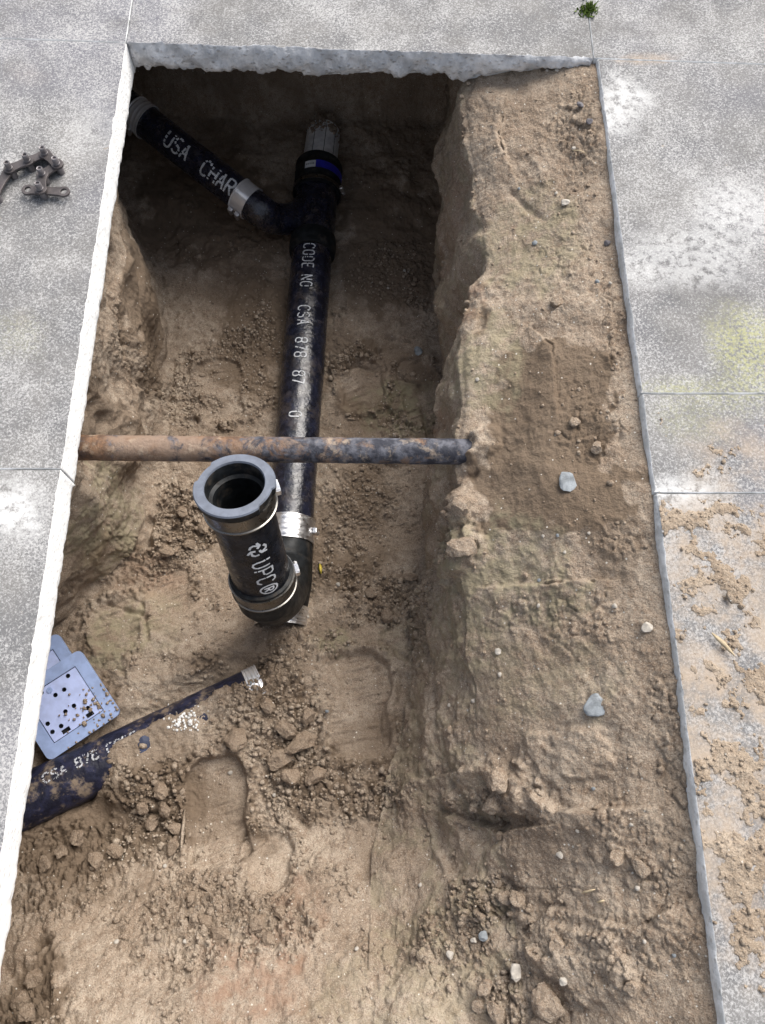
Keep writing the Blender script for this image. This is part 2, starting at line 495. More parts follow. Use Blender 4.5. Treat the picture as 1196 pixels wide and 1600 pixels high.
def normals(X, Y, Z):
    P = np.stack([X, Y, Z], -1)
    du = np.gradient(P, axis=1); dv = np.gradient(P, axis=0)
    n = np.cross(du, dv)
    n /= np.linalg.norm(n, axis=2, keepdims=True) + 1e-9
    return n

P0 = np.stack([GX, GY, GZ], -1).reshape(-1, 3)
NRM = normals(GX, GY, GZ).reshape(-1, 3)
npts = len(P0)
colid = np.tile(np.arange(C), R)
is_floor = (colid >= 14 + 120) & (colid < 14 + 120 + 310)
is_rwall = (colid >= 14 + 120 + 310) & (colid < 14 + 120 + 450)
is_shelf = colid >= 14 + 120 + 450
is_lwall = colid < 14 + 120
xw, yw = P0[:, 0], P0[:, 1]

def zlev(px, py):                                    # level of the undisplaced soil that the photograph shows at a pixel
    X, Y, d = _proj0
    r = (X - px) ** 2 + (Y - py) ** 2
    i = np.where(r < 64)[0]
    if len(i) == 0: i = np.array([np.argmin(r)])
    i = i[np.argmin(d[i])]
    return float(P0[i, 2])
_proj0 = project(P0)
def w2(px, py):
    z = zlev(px, py)
    return at(px, py, z)

disp = np.zeros(npts, dtype=np.float32)
rough = np.ones(npts, dtype=np.float32)
crumble = np.zeros(npts, dtype=np.float32)

def blob(px, py, rx, ry, soft=1.0):
    """soft elliptical mask on the ground, centred where the photograph shows that pixel"""
    c = w2(px, py); k = (CAM_H - c.z) / F_PX
    q = ((xw - c.x) / (rx * k)) ** 2 + ((yw - c.y) / (ry * k * 1.06)) ** 2
    wob = wob_noise
    zz = np.abs(P0[:, 2] - c.z) < 0.16
    return sstep(1.25, 0.35, q + wob * 0.7) * zz

wob_noise = fbm(P0, 22, 3, 0.55, 5.0)

for (px, py, rx, ry, a) in [
    (440, 1110, 75, 85, 1.0), (470, 1210, 80, 70, 1.0), (250, 1260, 55, 75, 1.0), (120, 1350, 90, 70, .9),
    (330, 1430, 130, 60, .9), (410, 1450, 70, 40, 1.), (540, 1230, 90, 50, .8), (300, 800, 70, 60, .9),
    (250, 880, 60, 60, .6), (290, 610, 40, 90, .6), (560, 790, 80, 70, .45), (590, 930, 70, 60, .55), (60, 1040, 70, 40, .6),
    (40, 1560, 50, 70, .8), (860, 1430, 60, 60, .6), (980, 1330, 60, 70, .5), (800, 1260, 70, 40, .6), (830, 1560, 60, 50, .8),
    (760, 1410, 50, 30, .8), (900, 200, 45, 90, .8), (960, 490, 25, 120, .7), (930, 680, 60, 60, .6), (990, 840, 60, 30, .6),
    (1050, 1150, 25, 150, .7), (900, 960, 60, 60, .5), (820, 960, 70, 30, .5), (300, 330, 80, 60, .5), (220, 560, 50, 60, .4),
    (400, 560, 40, 120, .35), (600, 430, 80, 70, .3), (650, 950, 30, 80, .5), (720, 830, 40, 40, .5), (180, 975, 70, 50, .5),
    (880, 400, 60, 50, .35), (960, 1480, 60, 60, .5), (700, 1480, 60, 50, .4), (500, 1010, 60, 30, .7), (1060, 1400, 30, 120, .6)]:
    crumble = np.maximum(crumble, a * blob(px, py, rx, ry))

# boot prints and hollows
def sole(pa, pb, hw_px, depth, rim=0.006, r_end=1.0):
    global disp, rough, crumble
    a, b = w2(*pa), w2(*pb)
    k = (CAM_H - a.z) / F_PX
    d = np.array([b.x - a.x, b.y - a.y]); L = np.linalg.norm(d); d /= L
    e = np.array([-d[1], d[0]])
    s = (xw - a.x) * d[0] + (yw - a.y) * d[1] - L / 2
    t = (xw - a.x) * e[0] + (yw - a.y) * e[1]
    hw = hw_px * k; r = hw * 0.75 * r_end
    waist = hw * (1 - 0.16 * np.exp(-((s - 0.02) / 0.03) ** 2))
    qx = np.abs(t) - waist + r; qy = np.abs(s) - L / 2 + r
    sd = np.hypot(np.maximum(qx, 0), np.maximum(qy, 0)) + np.minimum(np.maximum(qx, qy), 0) - r
    sd = sd + wob_noise * 0.007
    near = (np.abs(P0[:, 2] - a.z) < 0.15)
    inside = sstep(0.002, -0.004, sd) * near
    disp = disp - depth * inside * sstep(-.55, .05, perlin(P0, 11, 5.5)) + rim * np.exp(-((sd - 0.010) / 0.011) ** 2) * near * (sd > -0.004)
    inside = inside * sstep(-.55, .05, perlin(P0, 11, 5.5))
    rough *= 1 - 0.55 * inside
    crumble *= 1 - 0.85 * inside
    crumble = np.maximum(crumble, 0.7 * np.exp(-((sd - 0.016) / 0.012) ** 2) * near * sstep(-.3, .3, wob_noise))
    # tread bars
    disp = disp + 0.0044 * inside * sstep(0.35, 0.8, np.sin(s * 2 * np.pi / 0.022 + 3 * t / hw)) * sstep(0.0, 0.35, perlin(P0, 17, 3.3) + 0.15)

sole((556, 1015), (562, 1186), 50, 0.021)
sole((335, 1180), (338, 1362), 46, 0.019)
sole((425, 1300), (415, 1395), 34, 0.011)
sole((250, 880), (262, 985), 42, 0.006, 0.002)
sole((555, 560), (575, 640), 40, 0.010)
sole((640, 560), (665, 655), 32, 0.008)
sole((340, 560), (350, 660), 40, 0.008)
sole((180, 935), (185, 1015), 44, 0.007, 0.004)

def seg_dist(pts):
    W = [w2(*p) for p in pts]
    best = np.full(npts, 9.0, dtype=np.float32); side = np.zeros(npts, dtype=np.float32)
    xs = [w.x for w in W]; ys = [w.y for w in W]
    sel = (xw > min(xs) - .08) & (xw < max(xs) + .08) & (yw > min(ys) - .08) & (yw < max(ys) + .08) & (np.abs(P0[:, 2] - W[0].z) < 0.2)
    i = np.where(sel)[0]
    qx, qy = xw[i], yw[i]
    bb = best[i]; ss = side[i]
    for a, b in zip(W[:-1], W[1:]):
        dx, dy = b.x - a.x, b.y - a.y
        L2 = dx * dx + dy * dy + 1e-9
        t = np.clip(((qx - a.x) * dx + (qy - a.y) * dy) / L2, 0, 1)
        d = np.hypot(qx - a.x - t * dx, qy - a.y - t * dy)
        c = (qx - a.x) * dy - (qy - a.y) * dx
        nb = d < bb
        bb = np.where(nb, d, bb); ss = np.where(nb, np.sign(c), ss)
    best[i] = bb; side[i] = ss
    return best + wob_noise * 0.006, side

crack_var = perlin(P0, 26, 77.0)
def crack(pts, width, depth):
    global disp
    d, s = seg_dist(pts)
    disp = disp - depth * np.exp(-(d / width) ** 2) * (d < 1) * sstep(-.45, .25, crack_var)

def ledge(pts, height, soft=0.05):
    """a step: the ground on the left side of the stroke stands proud and falls off sharply across it"""
    global disp
    d, s = seg_dist(pts)
    sd = d * -s
    disp = disp + np.where(d < 1, height * sstep(-0.003, 0.005, sd) * np.exp(-(np.maximum(sd, 0) / soft) ** 2), 0)

crack([(540, 572), (560, 566), (600, 580), (592, 545), (586, 525)], .006, .014)
crack([(585, 520), (640, 535)], .006, .016)
crack([(615, 585), (655, 600), (690, 612)], .007, .016)
crack([(545, 655), (570, 632), (600, 632)], .006, .010)
crack([(607, 640), (655, 682)], .006, .014)
crack([(640, 1085), (636, 1030), (600, 1000), (575, 1008)], .006, .012)
crack([(545, 1062), (560, 1078), (585, 1058)], .004, .008)
crack([(585, 1020), (592, 1100), (594, 1160)], .004, .007)
crack([(295, 1362), (340, 1372), (378, 1362)], .005, .012)
crack([(395, 1320), (430, 1290)], .004, .008)
crack([(340, 1310), (360, 1345), (378, 1352)], .004, .009)
crack([(400, 1180), (430, 1230), (450, 1270), (480, 1290)], .007, .014)
crack([(235, 815), (232, 850)], .010, .030)
crack([(505, 1160), (560, 1190), (600, 1185)], .005, .010)
crack([(290, 1320), (292, 1335)], .007, .02)
crack([(365, 1290), (400, 1270), (415, 1250)], .004, .008)
crack([(165, 940), (225, 960), (232, 1000)], .005, .010)
crack([(540, 545), (580, 555)], .005, .010)
crack([(270, 560), (262, 610), (270, 660)], .006, .012)
crack([(250, 420), (245, 470), (275, 490)], .006, .010)
ledge([(930, 905), (860, 908), (780, 914)], .011, .035)
ledge([(800, 1296), (770, 1300), (748, 1290)], .030, .06)
ledge([(935, 1262), (880, 1262), (848, 1238)], .026, .05)
ledge([(870, 1490), (858, 1496), (850, 1488)], .016, .03)
ledge([(1030, 1430), (990, 1450), (950, 1440)], .014, .04)
ledge([(690, 1210), (665, 1216), (648, 1205)], .010, .03)
ledge([(870, 620), (866, 540), (840, 520)], .008, .03)
ledge([(800, 262), (782, 210), (790, 170)], .014, .04)
ledge([(880, 480), (850, 498)], .016, .03)
ledge([(860, 1420), (842, 1440), (830, 1425)], .012, .03)
crack([(735, 690), (742, 712), (735, 735)], .012, .018)
crack([(752, 1330), (768, 1400)], .006, .010)
crack([(800, 1380), (830, 1420), (880, 1415)], .006, .012)
crack([(760, 480), (745, 520)], .008, .012)
crack([(850, 340), (800, 300)], .006, .008)
disp = disp + .020 * blob(720, 860, 34, 34) + .018 * blob(715, 790, 34, 30) + .012 * blob(880, 1180, 60, 40) - .012 * blob(790, 1300, 45, 25)
disp = disp + .016 * blob(770, 1235, 60, 40) + .014 * blob(905, 1500, 60, 50) + .014 * blob(620, 700, 50, 30) - .02 * blob(130, 640, 30, 60)
disp = disp - .03 * blob(20, 1560, 50, 60) + .026 * blob(756, 690, 26, 34)

# broad lumps, then finer and finer relief
lump = fbm(P0, 6.5, 2, 0.5, 1.0)
disp = disp + 0.018 * lump * np.where(is_lwall | is_rwall, 1.35, 0.75)
# spade-cut facets on the two walls
sel = np.where(is_lwall | is_rwall)[0]
Q = P0[sel] * np.array([1.0, 0.75, 1.0]) + 0.03 * np.stack([fbm(P0[sel], 9, 2, .5, 3.), fbm(P0[sel], 9, 2, .5, 8.), fbm(P0[sel], 9, 2, .5, 12.)], -1)
f1, f2, val = worley(Q, 6.5, 2.0)
disp[sel] += 0.022 * (val - 0.5) * sstep(0.0, 0.22, f2 - f1)
rid = 1 - np.abs(fbm(P0, 15, 3, 0.55, 21.0))
mid = fbm(P0, 18, 3, 0.55, 9.0)
disp = disp + rough * np.where(is_shelf, 0.62, 1.0) * (0.0058 * mid + 0.004 * (rid - 0.8))
fine_mask = 0.45 + 0.55 * sstep(-0.2, 0.35, fbm(P0, 7, 2, 0.5, 40.0))
disp = disp + rough * np.where(is_shelf, 0.7, 1.0) * fine_mask * (0.0036 * fbm(P0, 65, 3, 0.6, 14.0))
disp = disp + rough * 0.0013 * perlin(P0, 240, 3.0)
crumble = np.clip(crumble + np.where(is_floor, 0.50, 0.25) * sstep(0.05, 0.5, fbm(P0, 8, 3, 0.55, 31.0)) * (~is_lwall) * rough, 0, 1)
crumble *= np.where(P0[:, 1] > 1.5, 0.3, 1) * np.where(is_shelf, 0.40, 1)
sel = np.where(crumble > 0.03)[0]
Q = P0[sel] + 0.005 * np.stack([perlin(P0[sel], 40, 3.), perlin(P0[sel], 40, 8.), perlin(P0[sel], 40, 12.)], -1)
for fr, am, off in ((42, 0.0135, 1.0), (85, 0.0085, 4.0), (170, 0.0042, 7.0)):
    f1, f2, val = worley(Q, fr, off)
    disp[sel] += crumble[sel] * am * ((0.35 + val + 1.1 * worley.tilt) * sstep(0.0, 0.16, f2 - f1) * (1 - 0.25 * f1) - 0.45)

P1 = P0 + NRM * disp[:, None]
# keep the soil clear below the slab tops, and off the pipes' upper halves
under = (P1[:, 0] < XL - 0.02) | (P1[:, 0] > XR + 0.012) | (P1[:, 1] > yfar(P1[:, 0]) + 0.01)
P1[:, 2] = np.where(under, np.minimum(P1[:, 2], -0.012), np.minimum(P1[:, 2], -0.009))

# tint: dampness with painted pit shade, grey-green clay, reddish
damp_and_shade = np.zeros(npts, np.float32); clay = damp_and_shade.copy(); red = damp_and_shade.copy()
for (px, py, rx, ry, a) in [(850, 650, 105, 140, 1.6), (870, 770, 130, 65, 1.5), (795, 735, 55, 80, 1.4), (900, 580, 60, 60, .8), (960, 850, 50, 90, .45), (1050, 1280, 25, 90, .35), (930, 170, 40, 80, .35), (130, 1290, 110, 60, .7), (40, 1570, 60, 70, .8), (250, 1260, 60, 60, .5), (300, 820, 50, 60, .4), (330, 330, 160, 130, .75), (610, 380, 110, 170, .7), (230, 480, 90, 130, .6), (400, 520, 70, 140, .5), (600, 600, 90, 90, .45), (180, 680, 70, 80, .5), (560, 860, 90, 120, .3)]:  # last blobs paint shade on far floor and left wall; shelf blobs are moist soil
    damp_and_shade = np.maximum(damp_and_shade, a * blob(px, py, rx, ry))
for (px, py, rx, ry, a) in [(830, 380, 90, 130, .8), (760, 560, 60, 110, .9), (790, 880, 90, 90, .9), (740, 960, 60, 100, .8), (640, 640, 90, 60, 1.), (840, 1060, 120, 70, .45), (180, 820, 80, 90, .9), (190, 990, 60, 60, .9),
    (230, 970, 60, 60, .5), (640, 1000, 60, 40, .4), (520, 1000, 40, 20, .9), (850, 940, 80, 40, .9), (620, 1560, 120, 60, .4), (720, 860, 36, 36, 1.)]:
    clay = np.maximum(clay, a * blob(px, py, rx, ry))
clay = np.maximum(clay, 0.5 * is_rwall * sstep(-0.2, 0.3, wob_noise + 0.1))
for (px, py, rx, ry, a) in [(390, 1530, 80, 50, 1.), (740, 480, 30, 60, .8), (680, 690, 30, 40, .7), (470, 1420, 40, 40, .6), (230, 900, 60, 40, .5), (700, 350, 20, 80, .5)]:
    red = np.maximum(red, a * blob(px, py, rx, ry))
damp_and_shade = np.clip(damp_and_shade + 0.42 * crumble * sstep(0.0, 0.4, wob_noise) * (~is_shelf) + 0.44 * (is_floor | is_lwall) * sstep(-.35, .25, fbm(P0, 5, 3, .55, 61.0)) * (P0[:, 2] < -0.40), 0, 1)  # second term tones the deep floor and left wall darker

idx = np.arange(npts).reshape(R, C)
quads = np.stack([idx[:-1, :-1], idx[:-1, 1:], idx[1:, 1:], idx[1:, :-1]], -1).reshape(-1, 4)
me = mesh_np('trench_ground', P1, quads)
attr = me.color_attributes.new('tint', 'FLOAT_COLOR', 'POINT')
attr.data.foreach_set('color', np.stack([damp_and_shade, clay, red, np.ones(npts)], -1).astype(np.float32).ravel())
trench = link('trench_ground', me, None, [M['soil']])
tag(trench, kind='structure')
tag(trench, 'brown dug-out soil of the trench floor, banks and shelf')

PX1, PY1, D1 = project(P1)
def hit(px, py):
    """the soil point (index) that the photograph shows at a pixel"""
    r = (PX1 - px) ** 2 + (PY1 - py) ** 2
    i = np.where(r < 16)[0]
    if len(i) == 0: i = np.array([np.argmin(r)])
    return int(i[np.argmin(D1[i])])
N1 = normals(P1[:, 0].reshape(R, C), P1[:, 1].reshape(R, C), P1[:, 2].reshape(R, C)).reshape(-1, 3)

# ------------------------------------------------------------------ pavement slabs
pavement = empty('pavement', (0, 0, 0))
tag(pavement, 'weathered grey concrete slab pavement round the trench', kind='structure')

def slab(corners, styles, tints=()):
    """corners: 4 xy counter-clockwise; styles: one per edge (joint, cut, broken, edge)"""
    pts, nrm, sty = [], [], []
    for k in range(4):
        a = np.array(corners[k], float); b = np.array(corners[(k + 1) % 4], float)
        d = b - a; L = np.linalg.norm(d); d /= L
        step = 0.02 if styles[k] == 'joint' else 0.004
        for t in np.linspace(0, 1, max(2, int(L / step)), endpoint=False):
            pts.append(a + d * L * t); nrm.append((d[1], -d[0])); sty.append(styles[k])
    pts = np.array(pts); nrm = np.array(nrm); n = len(pts)
    st = np.array(sty)
    cut, brk, edg, jnt = st == 'cut', st == 'broken', st == 'edge', st == 'joint'
    P3 = np.concatenate([pts, np.zeros((n, 1))], 1)
    chip = np.maximum(0, fbm(P3, 30, 4, 0.6, 2.0) - 0.12)
    wav = fbm(P3, 12, 3, 0.5, 6.0)
    depth = np.full(n, T)
    depth = depth + np.where(cut, 0.006 * fbm(P3, 26, 4, .6, 3.), 0) + np.where(brk, 0.017 * fbm(P3, 9, 2, .6, 5.) + 0.008 * fbm(P3, 30, 4, .65, 3.), 0)
    depth = depth * np.where(brk, 0.92 - 0.56 * sstep(0.12, 0.42, pts[:, 0]), 1)
    levels = [0.0, 0.03, 0.09, 0.2, 0.35, 0.5, 0.65, 0.8, 0.92, 1.0]
    V = []
    for li, lv in enumerate(levels):
        z = -depth * lv
        Q = np.concatenate([pts, z[:, None]], 1)
        off = np.where(jnt, -0.0010 + 0.0009 * np.clip(lv / 0.03, 0, 1), 0.0)
        off = off + np.where(edg, -0.003 * max(0, 1 - lv / 0.09) - 0.0025 * chip * max(0, 1 - lv / 0.2) + 0.0009 * fbm(Q, 24, 4, .6, 8.), 0)
        off = off + np.where(cut, -0.0025 * chip * max(0, 1 - lv / 0.12) + 0.0012 * fbm(Q, 40, 3, .6, 8.) - 0.004 * max(0, lv - .85) / .15, 0)
        off = off + np.where(brk, -0.010 * chip * max(0, 1 - lv / 0.2) + (0.010 * fbm(Q, 22, 4, .6, 8.) + 0.004) * min(1, lv * 4) - 0.012 * max(0, lv - .7) / .3, 0)
        V.append(np.stack([pts[:, 0] + nrm[:, 0] * off, pts[:, 1] + nrm[:, 1] * off, z], -1))
    V = np.concatenate(V, 0)
    # top: inner grid is not needed for the shape, but a fan of rings keeps the paint attribute local
    x0, x1 = min(c[0] for c in corners), max(c[0] for c in corners)
    bm = bmesh.new()
    bv = [bm.verts.new(v) for v in V]
    nl = len(levels)
    mi = {'joint': 3, 'cut': 1, 'broken': 2, 'edge': 3}
    for li in range(nl - 1):
        for i in range(n):
            j = (i + 1) % n
            f = bm.faces.new((bv[li * n + i], bv[(li + 1) * n + i], bv[(li + 1) * n + j], bv[li * n + j]))
            f.material_index = mi[sty[i]]; f.smooth = True
    # top face, gridded so that stains can follow it
    top = bm.faces.new([bv[i] for i in range(n)])
    bot = bm.faces.new([bv[(nl - 1) * n + i] for i in reversed(range(n))])
    bot.material_index = 3
    geom = [top] + list(top.edges) + list(top.verts)
    ys = [c[1] for c in corners]
    for ax_, lo, hi in ((0, x0, x1), (1, min(ys), max(ys))):
        k = lo + 0.04
        while k < hi - 0.02:
            co = Vector((k, 0, 0)) if ax_ == 0 else Vector((0, k, 0))
            no = Vector((1, 0, 0)) if ax_ == 0 else Vector((0, 1, 0))
            tops = [f for f in bm.faces if f.material_index == 0]
            es = {e for f in tops for e in f.edges}; vv = {v for f in tops for v in f.verts}
            bmesh.ops.bisect_plane(bm, geom=tops + list(es) + list(vv), plane_co=co, plane_no=no, dist=1e-5)
            k += 0.04
    bmesh.ops.recalc_face_normals(bm, faces=bm.faces)
    me = bpy.data.meshes.new('slab')
    bm.to_mesh(me); bm.free()
    nv = len(me.vertices)
    co = np.empty(nv * 3, np.float32); me.vertices.foreach_get('co', co); co = co.reshape(-1, 3)
    tint = np.zeros((nv, 4), np.float32); tint[:, 3] = 1
    for (px, py, rx, ry, ch, a) in SLAB_TINT:
        c = at(px, py, 0); k = 1.3 / F_PX
        q = ((co[:, 0] - c.x) / (rx * k)) ** 2 + ((co[:, 1] - c.y) / (ry * k * 1.15)) ** 2
        tint[:, ch] = np.maximum(tint[:, ch], a * sstep(1.6, 0.3, q))
    tint[:, :3] *= (co[:, 2:3] > -0.02)
    at_ = me.color_attributes.new('tint', 'FLOAT_COLOR', 'POINT')
    at_.data.foreach_set('color', tint.ravel())
    o = link('slab', me, pavement, [M['top'], M['cut'], M['broken'], M['edge']], smooth=False)
    return o

# where cement smears (0), lichen (1) and trodden soil (2) lie on the slabs
SLAB_TINT = [
    (1060, 765, 55, 14, 0, 1.0), (975, 150, 45, 40, 0, .9), (1080, 400, 110, 60, 0, .55), (1150, 330, 80, 60, 0, .6), (960, 180, 25, 40, 0, .9),
    (15, 800, 30, 40, 0, 1.3), (400, 82, 240, 8, 0, .6), (1000, 420, 60, 30, 0, .5), (150, 200, 40, 60, 0, .3),
    (1170, 540, 60, 60, 1, 1.0), (1060, 606, 60, 10, 1, 1.0), (1150, 620, 80, 16, 1, .6), (30, 520, 40, 30, 1, .25), (1080, 650, 60, 40, 1, .35),
    (1000, 96, 60, 8, 2, 1.2), (1150, 720, 70, 60, 2, .9), (1120, 830, 130, 50, 2, 1.3), (1140, 950, 120, 90, 2, 1.1), (1150, 1080, 110, 70, 2, 1.3),
    (1150, 1200, 110, 90, 2, 1.3), (1170, 1340, 100, 110, 2, 1.2), (1180, 1440, 70, 60, 2, 1.1), (45, 520, 30, 14, 2, .5), (40, 110, 40, 20, 2, .2)]

G = 0.0010
def yl(x): return yfar(x)
XO = 1.75
slab([(XL, .513 + G), (XL, yl(XL) - G), (-XO, yl(-XO) - G), (-XO, .513 + G)][::1], ['cut', 'joint', 'joint', 'joint'])
slab([(XL - .002, -.45 + G), (XL - .001, .513 - G), (-XO, .513 - G), (-XO, -.45 + G)], ['cut', 'joint', 'joint', 'joint'])
slab([(XL, -1.5), (XL - .002, -.45 - G), (-XO, -.45 - G), (-XO, -1.5)], ['cut', 'joint', 'joint', 'joint'])
slab([(XL - G, yl(XL) + G), (XL - G, 2.5), (-XO, 2.5), (-XO, yl(-XO) + G)], ['joint'] * 4)
slab([(XL + G, yl(XL) + G), (.438 - G, yl(.438) + G), (.443 - G, 2.5), (XL + G, 2.5)], ['broken', 'joint', 'joint', 'joint'])
slab([(.438 + G, yl(.438) + G), (XO, yl(XO) + G), (XO, 2.5), (.443 + G, 2.5)], ['joint'] * 4)
slab([(XR, .655 + G), (XO, .655 + G), (XO, yl(XO) - G), (XR - .002, yl(XR) - G)], ['joint', 'joint', 'joint', 'edge'])
slab([(XR + .001, .470 + G), (XO, .470 + G), (XO, .655 - G), (XR + .001, .655 - G)], ['joint', 'joint', 'joint', 'edge'])
slab([(XR + .003, -.55 + G), (XO, -.55 + G), (XO, .470 - G), (XR + .003, .470 - G)], ['joint', 'joint', 'joint', 'edge'])
slab([(XR + .002, -1.5), (XO, -1.5), (XO, -.55 - G), (XR + .002, -.55 - G)], ['joint', 'joint', 'joint', 'edge'])
slab([(XL + G, -1.5), (XR - G, -1.5), (XR - G, YN), (XL + G, YN)], ['joint', 'joint', 'cut', 'joint'])

# ground beyond the slabs, one sheet with an opening where the pavement lies
o0, o1, b0, b1 = -XO + .003, XO - .003, -1.5 + .003, 2.5 - .003
BIG = 400
V = [(-BIG, -BIG, -.03), (BIG, -BIG, -.03), (BIG, BIG, -.03), (-BIG, BIG, -.03), (o0, b0, -.03), (o1, b0, -.03), (o1, b1, -.03), (o0, b1, -.03)]
g = link('ground', mesh_pd('ground', V, [(0, 1, 5, 4), (1, 2, 6, 5), (2, 3, 7, 6), (3, 0, 4, 7)]), None, [M['asphalt']], smooth=False)
tag(g, 'grey ground beyond the paved slabs', kind='structure')

# ------------------------------------------------------------------ geometry for pipes
def frame_of(A, B):
    d = (B - A).normalized()
    up = Vector((0, 0, 1)) if abs(d.z) < 0.9 else Vector((0, 1, 0))
    e1 = (up - d * up.dot(d)).normalized()           # the side that faces up (or away, for uprights)
    e2 = d.cross(e1).normalized()
    return d, e1, e2

def lathe(name, A, B, prof, mat, parent, seg=64, closed=False, nz=0.0):
    """revolve (t along A->B in metres, radius) about the axis; mats: one material or list with per-ring index"""
    d, e1, e2 = frame_of(A, B)
    V, F = [], []
    ang = [2 * math.pi * k / seg for k in range(seg)]
    for t, r in prof:
        for a in ang:
            V.append(A + d * t + (e1 * math.cos(a) + e2 * math.sin(a)) * r)
    n = len(prof)
    rng_ = range(n) if closed else range(n - 1)
    for i in rng_:
        i2 = (i + 1) % n
        for k in range(seg):
            k2 = (k + 1) % seg
            F.append((i * seg + k, i * seg + k2, i2 * seg + k2, i2 * seg + k))
    if nz:
        arr = np.array(V, dtype=np.float32)
        c = np.array([A + d * prof[i // seg][0] for i in range(len(V))], dtype=np.float32)
        dirn = arr - c
        dirn /= np.linalg.norm(dirn, axis=1, keepdims=True) + 1e-9
        arr = arr + dirn * (nz * fbm(arr, 45, 3, .55, 3.))[:, None]
        V = arr
    me = mesh_pd(name, V, F)
    bm = bmesh.new(); bm.from_mesh(me)
    bmesh.ops.recalc_face_normals(bm, faces=bm.faces)
    bm.to_mesh(me); bm.free()
    o = link(name, me, parent, [mat])
    me.set_sharp_from_angle(angle=math.radians(42))
    return o

def sweep(name, pts, radii, mat, parent, seg=48, steps=10):
    """tube through points (Catmull-Rom), with a radius at each"""
    P = [Vector(p) for p in pts]
    Q, Rr = [], []
    ext = [P[0] * 2 - P[1]] + P + [P[-1] * 2 - P[-2]]
    for i in range(1, len(ext) - 2):
        p0, p1, p2, p3 = ext[i - 1:i + 3]
        for s in range(steps):
            t = s / steps
            Q.append(0.5 * ((2 * p1) + (p2 - p0) * t + (2 * p0 - 5 * p1 + 4 * p2 - p3) * t * t + (3 * p1 - p0 - 3 * p2 + p3) * t ** 3))
            Rr.append(radii[i - 1] * (1 - t) + radii[i] * t)
    Q.append(P[-1]); Rr.append(radii[-1])
    V, F = [], []
    d, e1, e2 = frame_of(Q[0], Q[1])
    for i, q in enumerate(Q):
        t = (Q[min(i + 1, len(Q) - 1)] - Q[max(i - 1, 0)]).normalized()
        e1 = (e1 - t * e1.dot(t)).normalized(); e2 = t.cross(e1)
        for k in range(seg):
            a = 2 * math.pi * k / seg
            V.append(q + (e1 * math.cos(a) + e2 * math.sin(a)) * Rr[i])
    for i in range(len(Q) - 1):
        for k in range(seg):
            k2 = (k + 1) % seg
            F.append((i * seg + k, i * seg + k2, (i + 1) * seg + k2, (i + 1) * seg + k))
    F.append(tuple(range(seg))[::-1]); F.append(tuple((len(Q) - 1) * seg + k for k in range(seg)))
    me = mesh_pd(name, V, F)
    o = link(name, me, parent, [mat])
    me.set_sharp_from_angle(angle=math.radians(50))
    return o

def pipe(name, A, B, r, mat, parent, wall=0.006, nz=0.0, seg=64):
    L = (B - A).length
    n = max(2, int(L / 0.012))
    prof = [(0, r - wall), (0, r)] + [(L * k / n, r) for k in range(1, n)] + [(L, r), (L, r - wall)]
    prof += [(L * 0.5, r - wall)]
    return lathe(name, A, B, prof, mat, parent, seg, closed=True, nz=nz)

def band(A, B, r, parent, mat, label=None, screw_dir=None, ribs=0, lip=0.0022, screws=1):
    """steel band clamp with turned-up rims, worm-screw housing and screw"""
    L = (B - A).length
    prof = [(0, r - .001), (0, r + lip), (.0022, r + lip), (.0034, r + .0004)]
    if ribs:
        for k in range(ribs):
            t0 = .0034 + (L - .0068) * (k + .25) / ribs; t1 = .0034 + (L - .0068) * (k + .75) / ribs
            prof += [(t0, r + .0004), (0.5 * (t0 + t1), r + .0016), (t1, r + .0004)]
    prof += [(L - .0034, r + .0004), (L - .0022, r + lip), (L, r + lip), (L, r - .001)]
    o = lathe('band_clamp', A, B, prof, mat, parent, 72)
    if label: o['label'] = label
    if screw_dir is not None:
        d, e1, e2 = frame_of(A, B)
        for sidx in range(screws):
            sd = (Vector(screw_dir) - d * Vector(screw_dir).dot(d)).normalized()
            tg = d.cross(sd)
            c = A + d * (L * (sidx + 0.5) / screws) + sd * (r + .006)
            bw = min(L / screws, .016) * .42
            bm = bmesh.new()
            # housing: bevelled box
            m = Matrix((( *(tg * .013), 0), (*(d * bw), 0), (*(sd * .005), 0), (0, 0, 0, 1))).transposed()
            r_ = bmesh.ops.create_cube(bm, size=2.0)
            bmesh.ops.bevel(bm, geom=bm.edges[:], offset=.25, segments=2, affect='EDGES')
            for v in bm.verts: v.co = c + tg * v.co.x * .012 + d * v.co.y * bw + sd * v.co.z * .005
            # hexagon screw head
            c2 = c + tg * .018
            hx = []
            for kk, (tt, rr) in enumerate(((0, .0055), (.007, .0055), (.008, .0045))):
                hx.append([bm.verts.new(c2 + tg * (tt - .007) + (d * math.cos(a * math.pi / 3) + sd * math.sin(a * math.pi / 3)) * rr) for a in range(6)])
            for q in range(2):
                for a in range(6):
                    bm.faces.new((hx[q][a], hx[q][(a + 1) % 6], hx[q + 1][(a + 1) % 6], hx[q + 1][a]))
            bm.faces.new(hx[2]); bm.faces.new(hx[0][::-1])
            bmesh.ops.recalc_face_normals(bm, faces=bm.faces)
            sm = bpy.data.meshes.new('screw'); bm.to_mesh(sm); bm.free()
            link('screw', sm, o, [M['steel']], smooth=False)
    return o

